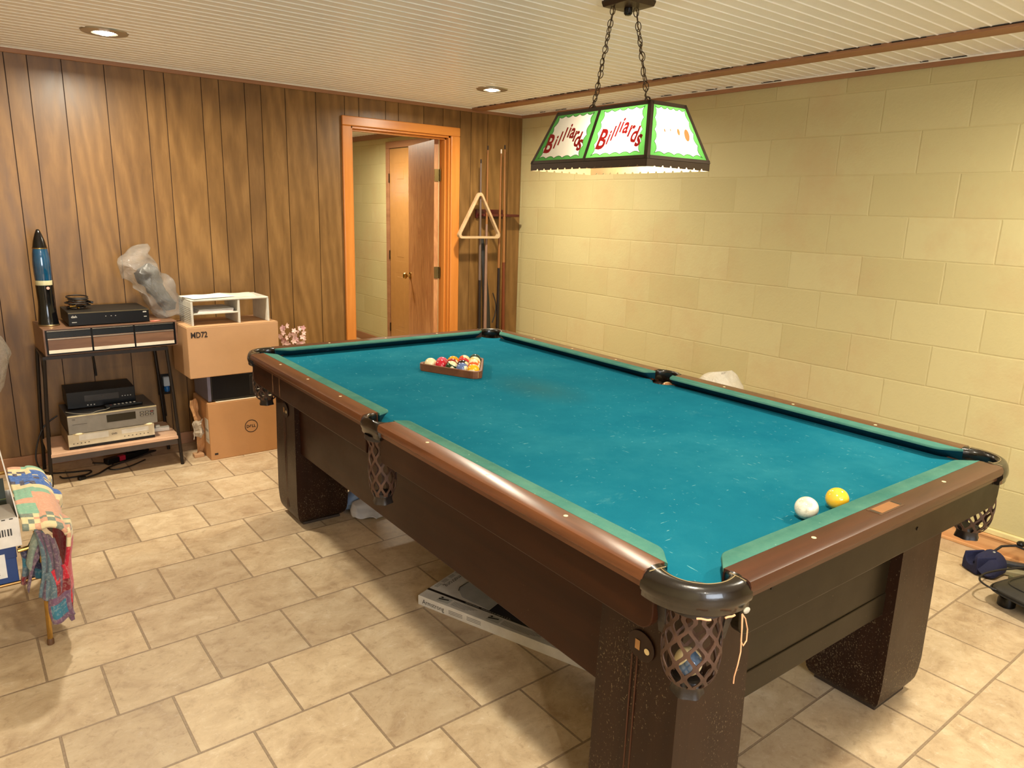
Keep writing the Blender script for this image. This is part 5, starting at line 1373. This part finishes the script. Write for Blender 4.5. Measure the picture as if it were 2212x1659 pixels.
# gathered lining at the front end
LIL, DUSK, SLATE = [lin(tuple(q / 255 for q in c)) for c in ((100, 76, 92), (78, 48, 66), (84, 104, 112))]
folds('lining_fold', lambda u, v: Vector((-3.640 + .050 * u + .012 * math.sin(v * 4) + 3.70, -2.085 - .022 * abs(math.sin(u * 9 + v * 2)) - .012 * v + 1.75, .462 - .05 * u - .24 * v)), 30, 26, lambda u, v: LIL if (int(u * 7) % 2) else (SLATE if u < .5 else LIL))
folds('lining_fold', lambda u, v: Vector((-3.628 - .042 * v + .006 * math.sin(u * 5) + 3.70, -2.075 - .016 * abs(math.sin(u * 8)) + 1.75, .452 - .10 * u - .12 * v + .02 * math.sin(v * 3))), 20, 20, lambda u, v: LIL if u > .3 else GREYT)
folds('lower_fold', lambda u, v: Vector((-3.684 + .062 * u + .006 * math.sin(v * 5) + 3.70, -2.040 - .02 * math.sin(u * 7 + v * 2) + 1.75, .385 - .13 * v - .01 * math.sin(u * 6))), 16, 16, lambda u, v: (NAVY, TEAL, SLATE, MAR)[(int(u * 3) + int(v * 4)) % 4])
folds('quilt_tail', lambda u, v: Vector((-3.632 + .062 * u + .014 * v + .006 * math.sin(v * 6) + 3.70, -2.105 - .012 * math.sin(u * 6) - .012 * v + 1.75, .30 - .185 * v + .012 * u)), 18, 22, lambda u, v: (RED if v < .28 else MAR if v < .5 else PURP if v < .62 else (PURP if (v > .9 or u > .82 or u < .1) else TEAL)) if u > .35 or v > .5 else SLATE)
# boxes on the rack
bx_ = thing('blue_box', 'dark blue shoe box with a white barcode label on the gold rack', 'box', (-3.87, -1.915, .2685))
mb = MB(); mb.box(-.175, .175, -.135, .135, 0, .126); mb.build('box_body', simple('blue_card', rgb(24, 56, 112), .5), bx_, bevel=.002)
mb = MB(); mb.box(-.175, .1775, -.1375, .1375, .085, .1265); mb.build('box_lid', simple('blue_card_lid', rgb(22, 50, 104), .45), bx_, bevel=.002)
mb = MB(); mb.box(.06, .145, -.1384, -.1376, .022, .105); lb = mb.build('barcode_label', simple('white_label2', rgb(216, 214, 210), .6), bx_)
rnd = random.Random(5)
mb = MB(); 
for k in range(11): mb.box(.105 , .126, -.1388, -.1384, .034 + k * .0055, .034 + k * .0055 + rnd.choice([.0015, .003]))
for k in range(5): mb.box(.068, .098, -.1388, -.1384, .034 + k * .012, .036 + k * .012)
mb.build('barcode', simple('label_ink', rgb(60, 60, 66), .6), lb)
wb = thing('white_box', 'open white carton with a barcode on top of the blue shoe box', 'box', (-3.88, -1.915, .396))
M_wc = simple('white_card', rgb(220, 214, 206), .5)
for nm, q in (('front_wall', (-.20, .205, -.145, -.142, 0, .098)), ('back_wall', (-.20, .205, .142, .145, 0, .098)), ('end_wall', (.202, .205, -.142, .142, 0, .098)), ('end_wall', (-.20, -.197, -.142, .142, 0, .098)), ('box_floor', (-.197, .202, -.142, .142, 0, .003))):
    mb = MB(); mb.box(*q); mb.build(nm, M_wc, wb)
mb = MB(); mb.poly([(.204, -.145, .098), (.204, .100, .098), (.176, .100, .37), (.176, -.120, .37)]); mb.build('raised_flap', M_wc, wb, solid=.003)
mb = MB(); mb.poly([(-.05, -.142, .0985), (.200, -.142, .0985), (.190, -.02, .104), (-.05, -.02, .104)]); mb.build('front_flap', M_wc, wb, solid=.002)
mb = MB()
for k in range(9): mb.box(.012 + k * .021, .022 + k * .021, -.1462, -.1448, .0955, .0985)
mb.build('perforation', simple('perforation_slot', rgb(60, 54, 50), .7), wb)
mb = MB()
for k in range(9): mb.box(.118 + k * .0075, .118 + k * .0075 + (.0045 if k % 3 else .003), -.1456, -.1450, .040, .064)
mb.build('barcode', simple('carton_ink', rgb(56, 54, 54), .6), wb)
gc = thing('green_card', 'olive green card standing inside the white carton', 'card', (-3.80, -1.86, .402))
mb = MB(); mb.box(-.12, .105, -.002, .002, 0, .16, Matrix.Rotation(math.radians(-14), 4, 'X')); mb.build('card_sheet', simple('olive_card', rgb(58, 66, 30), .5), gc)
mb = MB(); mb.box(-.12, .105, -.0028, -.002, .086, .089, Matrix.Rotation(math.radians(-14), 4, 'X')); mb.build('card_line', simple('lime_line', rgb(150, 160, 70), .5), gc)
pb = thing('black_bundle', 'black and red crumpled bundle stuffed in the white carton at the left edge', 'bundle', (-3.865, -1.93, .402))
crumple('bundle_cloth', simple('black_fabric', rgb(26, 28, 24), .7, bump=(50, .6)), pb, interp([(0, 0, .03, .10, .05), (.1, .0, .03, .125, .06), (.25, 0, .04, .115, .06), (.36, -.01, .04, .10, .05), (.42, -.02, .04, .05, .03)], 26), amp=.03, sc=14, seed=9)
mb = MB(); mb.sphere((.085, -.03, .155), .018, 16, 10, (1, .6, 1.2)); mb.build('red_patch', simple('red_patch', rgb(150, 40, 44), .6), pb, smooth=True)
ub = thing('milky_plastic_bag', 'milky plastic bag heaped above the white carton at the left edge', 'plastic bag', (-3.812, -1.93, .80))
crumple('bag_film', M_film.m, ub, interp([(.0, -.02, .02, .08, .06), (.08, -.02, .02, .165, .11), (.2, -.01, .02, .185, .12), (.30, -.02, .02, .15, .10), (.36, -.03, .02, .08, .06), (.40, -.04, .02, .03, .02)], 26), amp=.03, sc=11, seed=3)
crumple('bag_contents', simple('pale_cloth', rgb(196, 186, 164), .8, bump=(30, .6)), ub, interp([(.02, -.02, .02, .05, .04), (.1, -.02, .02, .12, .08), (.2, -.02, .02, .14, .09), (.28, -.03, .02, .10, .06), (.31, -.03, .02, .02, .02)], 18), amp=.02, sc=14, seed=4)

# ================================================================== things around the table's foot
dx_, dy_ = .335, -.942
fb = thing('flooring_carton', 'flat white flooring carton with black lettering lying under the table', 'box', (-2.458, -2.537, 0), math.atan2(dy_, dx_))
Lc, Wc, Hc = 1.22, .345, .040
mb = MB(); mb.box(0, Lc, 0, Wc, 0, Hc); mb.build('carton_body', simple('white_print_card', rgb(206, 202, 196), .45), fb, bevel=.002)
K_ = simple('carton_black', rgb(22, 20, 24), .45); NV = simple('carton_navy', rgb(26, 24, 44), .4); GR = simple('carton_grey', rgb(168, 168, 168), .45); G2_ = simple('fine_print', rgb(120, 118, 116), .5)
z_ = Hc + .0004
mb = MB(); mb.box(.0, Lc, .055, .068, Hc, z_); mb.build('black_band', K_, fb)
mb = MB(); mb.box(.290, Lc, .068, .320, Hc, z_); nvp = mb.build('navy_area', NV, fb)
mb = MB(); mb.prism([(.110, .300), (.099, .141), (.112, .118), (.152, .085), (.288, .070), (.288, .300)], Hc, z_ + .0002); mb.build('tile_picture', GR, fb)
mb = MB(); mb.tube([(.108, .300, z_ + .0008), (.098, .141, z_ + .0008), (.110, .118, z_ + .0008)], .0016, 6); mb.build('picture_edge', K_, fb)
mb = MB(); put_text(mb, 'Armstrong', frame((.036, .252, z_), (0, -1, 0), (1, 0, 0)), .0325, .95, bold=False); mb.build('top_lettering', K_, fb)
mb = MB(); put_text(mb, 'Glue Installation', frame((.505, .118, z_ + .0006), (-1, 0, 0), (0, -1, 0)), .026, .9, bold=False); mb.build('white_lettering', simple('white_ink', rgb(214, 214, 220), .5), nvp)
mb = MB(); put_text(mb, 'QuickConnect    Installation is as easy as 1, 2, 3...', frame((.185, .0585, z_ + .0004), (1, 0, 0), (0, 1, 0)), .0105, 1.0, bold=False); mb.build('band_lettering', simple('white_ink2', rgb(220, 216, 210), .5), fb)
mb = MB(); put_text(mb, 'Armstrong', frame((.022, -.0006, .011), (1, 0, 0), (0, 0, 1)), .028, .86, bold=False); mb.build('side_lettering', K_, fb)
mb = MB()
for k in range(3):
    mb.box(.15, .215, -.0005, 0, .024 - k * .006, .0262 - k * .006); mb.box(.235, .30, -.0005, 0, .027 - k * .006, .0292 - k * .006)
for k in range(5):
    mb.box(.146, .255 - .010 * k, .040 - k * .0060, .0420 - k * .0060, Hc, z_); mb.box(.375, .58 - .02 * k, .040 - k * .0060, .0420 - k * .0060, Hc, z_)
for k in range(4):
    for q in (.010, .016, .022): mb.box(q, q + .002, .09 + k * .045, .122 + k * .045, Hc, z_)
fp = mb.build('fine_print', G2_, fb); fp['kind'] = 'stuff'
for q in (.080, .312):
    mb = MB(); mb.box(q, q + .055, .012, .046, Hc, z_ + .0001); ic = mb.build('tool_picture', simple('picture_grey', rgb(176, 176, 172), .5), fb)
    mb = MB(); mb.box(q + .004, q + .046, .022, .029, z_, z_ + .0006, Matrix.Translation((q, .02, 0)) @ Matrix.Rotation(.25, 4, 'Z') @ Matrix.Translation((-q, -.02, 0))); mb.build('tool_shape', K_, ic)
    mb = MB(); mb.lathe([(.005, z_), (.005, z_ + .0006)], (q + .010, .040, 0), 12); mb.build('tool_dot', K_, ic)
# pale rag behind the far leg
rg = thing('white_rag', 'crumpled white and pale blue cloth on the floor behind the far left table leg', 'cloth', (-2.19, -1.62, 0))
M_rag = simple('white_rag_cloth', rgb(206, 204, 206), .9, var=.1); M_ragb = simple('blue_rag_cloth', rgb(150, 172, 206), .9, var=.1)
crumple('cloth_heap', M_rag, rg, interp([(.001, .01, -.03, .125, .075), (.012, .01, -.03, .14, .085), (.035, .0, -.02, .12, .07), (.06, -.02, .0, .07, .045), (.075, -.02, .0, .02, .015)], 16), n=60, amp=.022, sc=17, seed=21)
crumple('blue_cloth', M_ragb, rg, interp([(.001, -.03, .09, .08, .05), (.03, -.03, .09, .09, .06), (.08, -.03, .085, .065, .045), (.115, -.03, .08, .02, .015)], 16), n=50, amp=.018, sc=18, seed=33)
# white plastic bag against the block wall
wbg = thing('white_plastic_bag', 'full white plastic bag standing against the block wall behind the table', 'plastic bag', (-.29, -2.27, 0))
mp = Mat('white_poly'); mp.base(mp.ramp(mp.noise(mp.coord(), 9, 4), [(.3, rgb(224, 214, 196)), (.7, rgb(238, 232, 218))])); mp.rough(.25); mp.b.inputs['Transmission Weight'].default_value = .15; mp.normal(mp.bump(mp.noise(mp.coord(), 26, 5, .6, 1.2), .8, .012))
crumple('bag_body', mp.m, wbg, interp([(.002, 0, 0, .13, .15), (.06, 0, 0, .17, .19), (.25, 0, 0, .18, .20), (.45, 0, 0, .17, .19), (.56, 0, .0, .14, .15), (.615, .01, .0, .09, .09), (.640, .01, -.01, .05, .045)], 36), amp=.022, sc=9, seed=2)
mb = MB(); mb.grid(lambda u, v: Vector((.02 - .05 * u, -.01 - .05 * v, .60 + .035 * v + .02 * u * v)) + noise.noise_vector(Vector((u * 4, v * 4, 2))) * .014, 10, 10); mb.build('bag_handle', mp.m, wbg, smooth=True, solid=.001)

# exercise gear by the baseboard
M_navy = simple('navy_foam', rgb(20, 24, 62), .8, bump=(120, .4)); M_gsteel2 = simple('warm_grey_plastic', rgb(150, 140, 110), .4); M_slate = simple('slate_plastic', rgb(48, 50, 58), .4)
eg = thing('navy_exerciser', 'navy foam exercise gadget with grey frame lying on the tiles by the baseboard', 'exercise gear', (-.225, -3.80, 0))
def ep(x, y, z): return (x + .225, y + 3.80, z)
def cradle(name, cx, cy, w_, d_, h_, ang, seed):
    mb = MB(); n = 20
    M = Matrix.Translation(ep(cx, cy, 0)) @ Matrix.Rotation(ang, 4, 'Z')
    prof = []
    for k in range(n + 1):
        t = k / n * PI; prof.append((math.cos(t) * w_ / 2, h_ - (h_ * .55) * math.sin(t) ** .7))
    outer = [(-w_ / 2 - .012, 0.004), (w_ / 2 + .012, 0.004), (w_ / 2 + .014, h_ * .5), (w_ / 2 + .008, h_)] + prof[0:] + [(-w_ / 2 - .008, h_), (-w_ / 2 - .014, h_ * .5)]
    mb.loft([[M @ Vector((x, y, z)) for x, z in outer] for y in (-d_ / 2, -d_ / 2 + .01, d_ / 2 - .01, d_ / 2)])
    return mb.build(name, M_navy, eg, bevel=.006, smooth=True)
cradle('foam_cradle', -.262, -3.725, .060, .095, .085, math.radians(60), 1)
mb = MB(); mb.loft([[Vector(ep(-.300 + .11 * f, -3.76 - .01 * f, 0)) + Vector((.035 * math.cos(a) * s_, .05 * math.sin(a) * s_, .048 + .042 * math.sin(a * 1.0 + 1) * s_)) for a in [2 * PI * i / 18 for i in range(18)]] for f, s_ in ((0, .75), (.15, 1), (.8, 1), (1, .8))]); mb.build('foam_roll', M_navy, eg, smooth=True)
mb = MB(); mb.box(-.015, .015, -.11, .04, .030, .050, Matrix.Translation(ep(-.165, -3.80, 0)) @ Matrix.Rotation(math.radians(28), 4, 'Z')); mb.build('frame_bar', M_slate, eg, bevel=.004)
mb = MB(); mb.box(-.028, .028, -.10, .035, .004, .026, Matrix.Translation(ep(-.190, -3.80, 0)) @ Matrix.Rotation(math.radians(28), 4, 'Z')); mb.build('frame_base', M_gsteel2, eg, bevel=.004)
mb = MB(); mb.lathe([(.006, 0), (.006, .006)], ep(-.200, -3.755, .082), 10); mb.build('rivet', M_mark, eg)
mb = MB(); mb.loft([[Vector(ep(-.155 + .03 * f, -3.875 - .12 * f, 0)) + Vector((.062 * math.cos(a) * s_, .02 * math.cos(a) * s_, .050 + .044 * math.sin(a) * s_)) for a in [2 * PI * i / 20 for i in range(20)]] for f, s_ in ((0, .7), (.06, 1), (.9, 1), (1, .8))]); mb.build('navy_pad', M_navy, eg, smooth=True)
mb = MB(); mb.tube([ep(-.19, -3.74, .07), ep(-.13, -3.76, .098), ep(-.085, -3.80, .105), ep(-.06, -3.84, .09), ep(-.07, -3.87, .07)], .0055, 8); mb.build('strap', M_cord, eg, smooth=True)
mb = MB(); mb.sphere(ep(-.070, -3.815, .115), .018, 16, 10, (1.2, 1, .7)); mb.build('black_buckle', M_black, eg, smooth=True)
mb = MB(); mb.tube([ep(-.23, -3.84, .012), ep(-.25, -3.90, .010), ep(-.20, -3.96, .012), ep(-.12, -3.99, .014)], .012, 8); mb.build('curved_rail', simple('olive_plastic', rgb(104, 100, 74), .45), eg, smooth=True)
ft = thing('padded_stool', 'low dark padded cushion on round black feet in front of the navy exerciser', 'footrest', (-.38, -4.06, 0), math.radians(-16))
M_pad = simple('charcoal_vinyl', rgb(44, 40, 34), .5, bump=(60, .2))
mb = MB(); rings = []
for z, e in ((.050, -.045), (.056, -.010), (.066, .004), (.080, -.004), (.098, -.035), (.108, -.075), (.112, -.11)):
    q = []
    for i in range(48):
        a = 2 * PI * i / 48; c_, s_ = math.cos(a), math.sin(a); sq = .34
        q.append(((.215 + e) * math.copysign(abs(c_) ** sq, c_), (.165 + e) * math.copysign(abs(s_) ** sq, s_), z))
    rings.append(q)
mb.loft(rings); mb.build('cushion_pad', M_pad, ft, smooth=True, auto=0)
for zz, e in ((.066, .004), (.100, -.042)):
    mb = MB(); mb.tube([((.217 + e) * math.copysign(abs(math.cos(a)) ** .34, math.cos(a)), (.167 + e) * math.copysign(abs(math.sin(a)) ** .34, math.sin(a)), zz) for a in [2 * PI * i / 60 for i in range(60)]], .0035, 6, closed=True); mb.build('piping', simple('piping_%d' % int(zz * 1000), rgb(16, 14, 13), .4), ft, smooth=True)
mb = MB(); mb.box(-.17, .17, -.12, .12, .036, .056); mb.build('base_board', M_blackm, ft)
for a in (-1, 1):
    for b in (-1, 1):
        mb = MB(); mb.lathe([(.030, 0), (.033, .004), (.033, .030), (.030, .040)], (a * .155, b * .105, 0), 22); mb.build('foot', M_black, ft, smooth=True)
cl_ = [Matrix.Translation(ft.location) @ ft.rotation_euler.to_matrix().to_4x4() @ Vector(p) for p in [(-.205, .12, .070), (-.226, .150, .078), (-.215, .190, .084), (-.16, .212, .088), (-.08, .21, .092), (.0, .19, .098), (.10, .16, .104), (.18, .14, .1)]]
cable('cord_loop', None, cl_, .0042, M_cord, parent=ft)
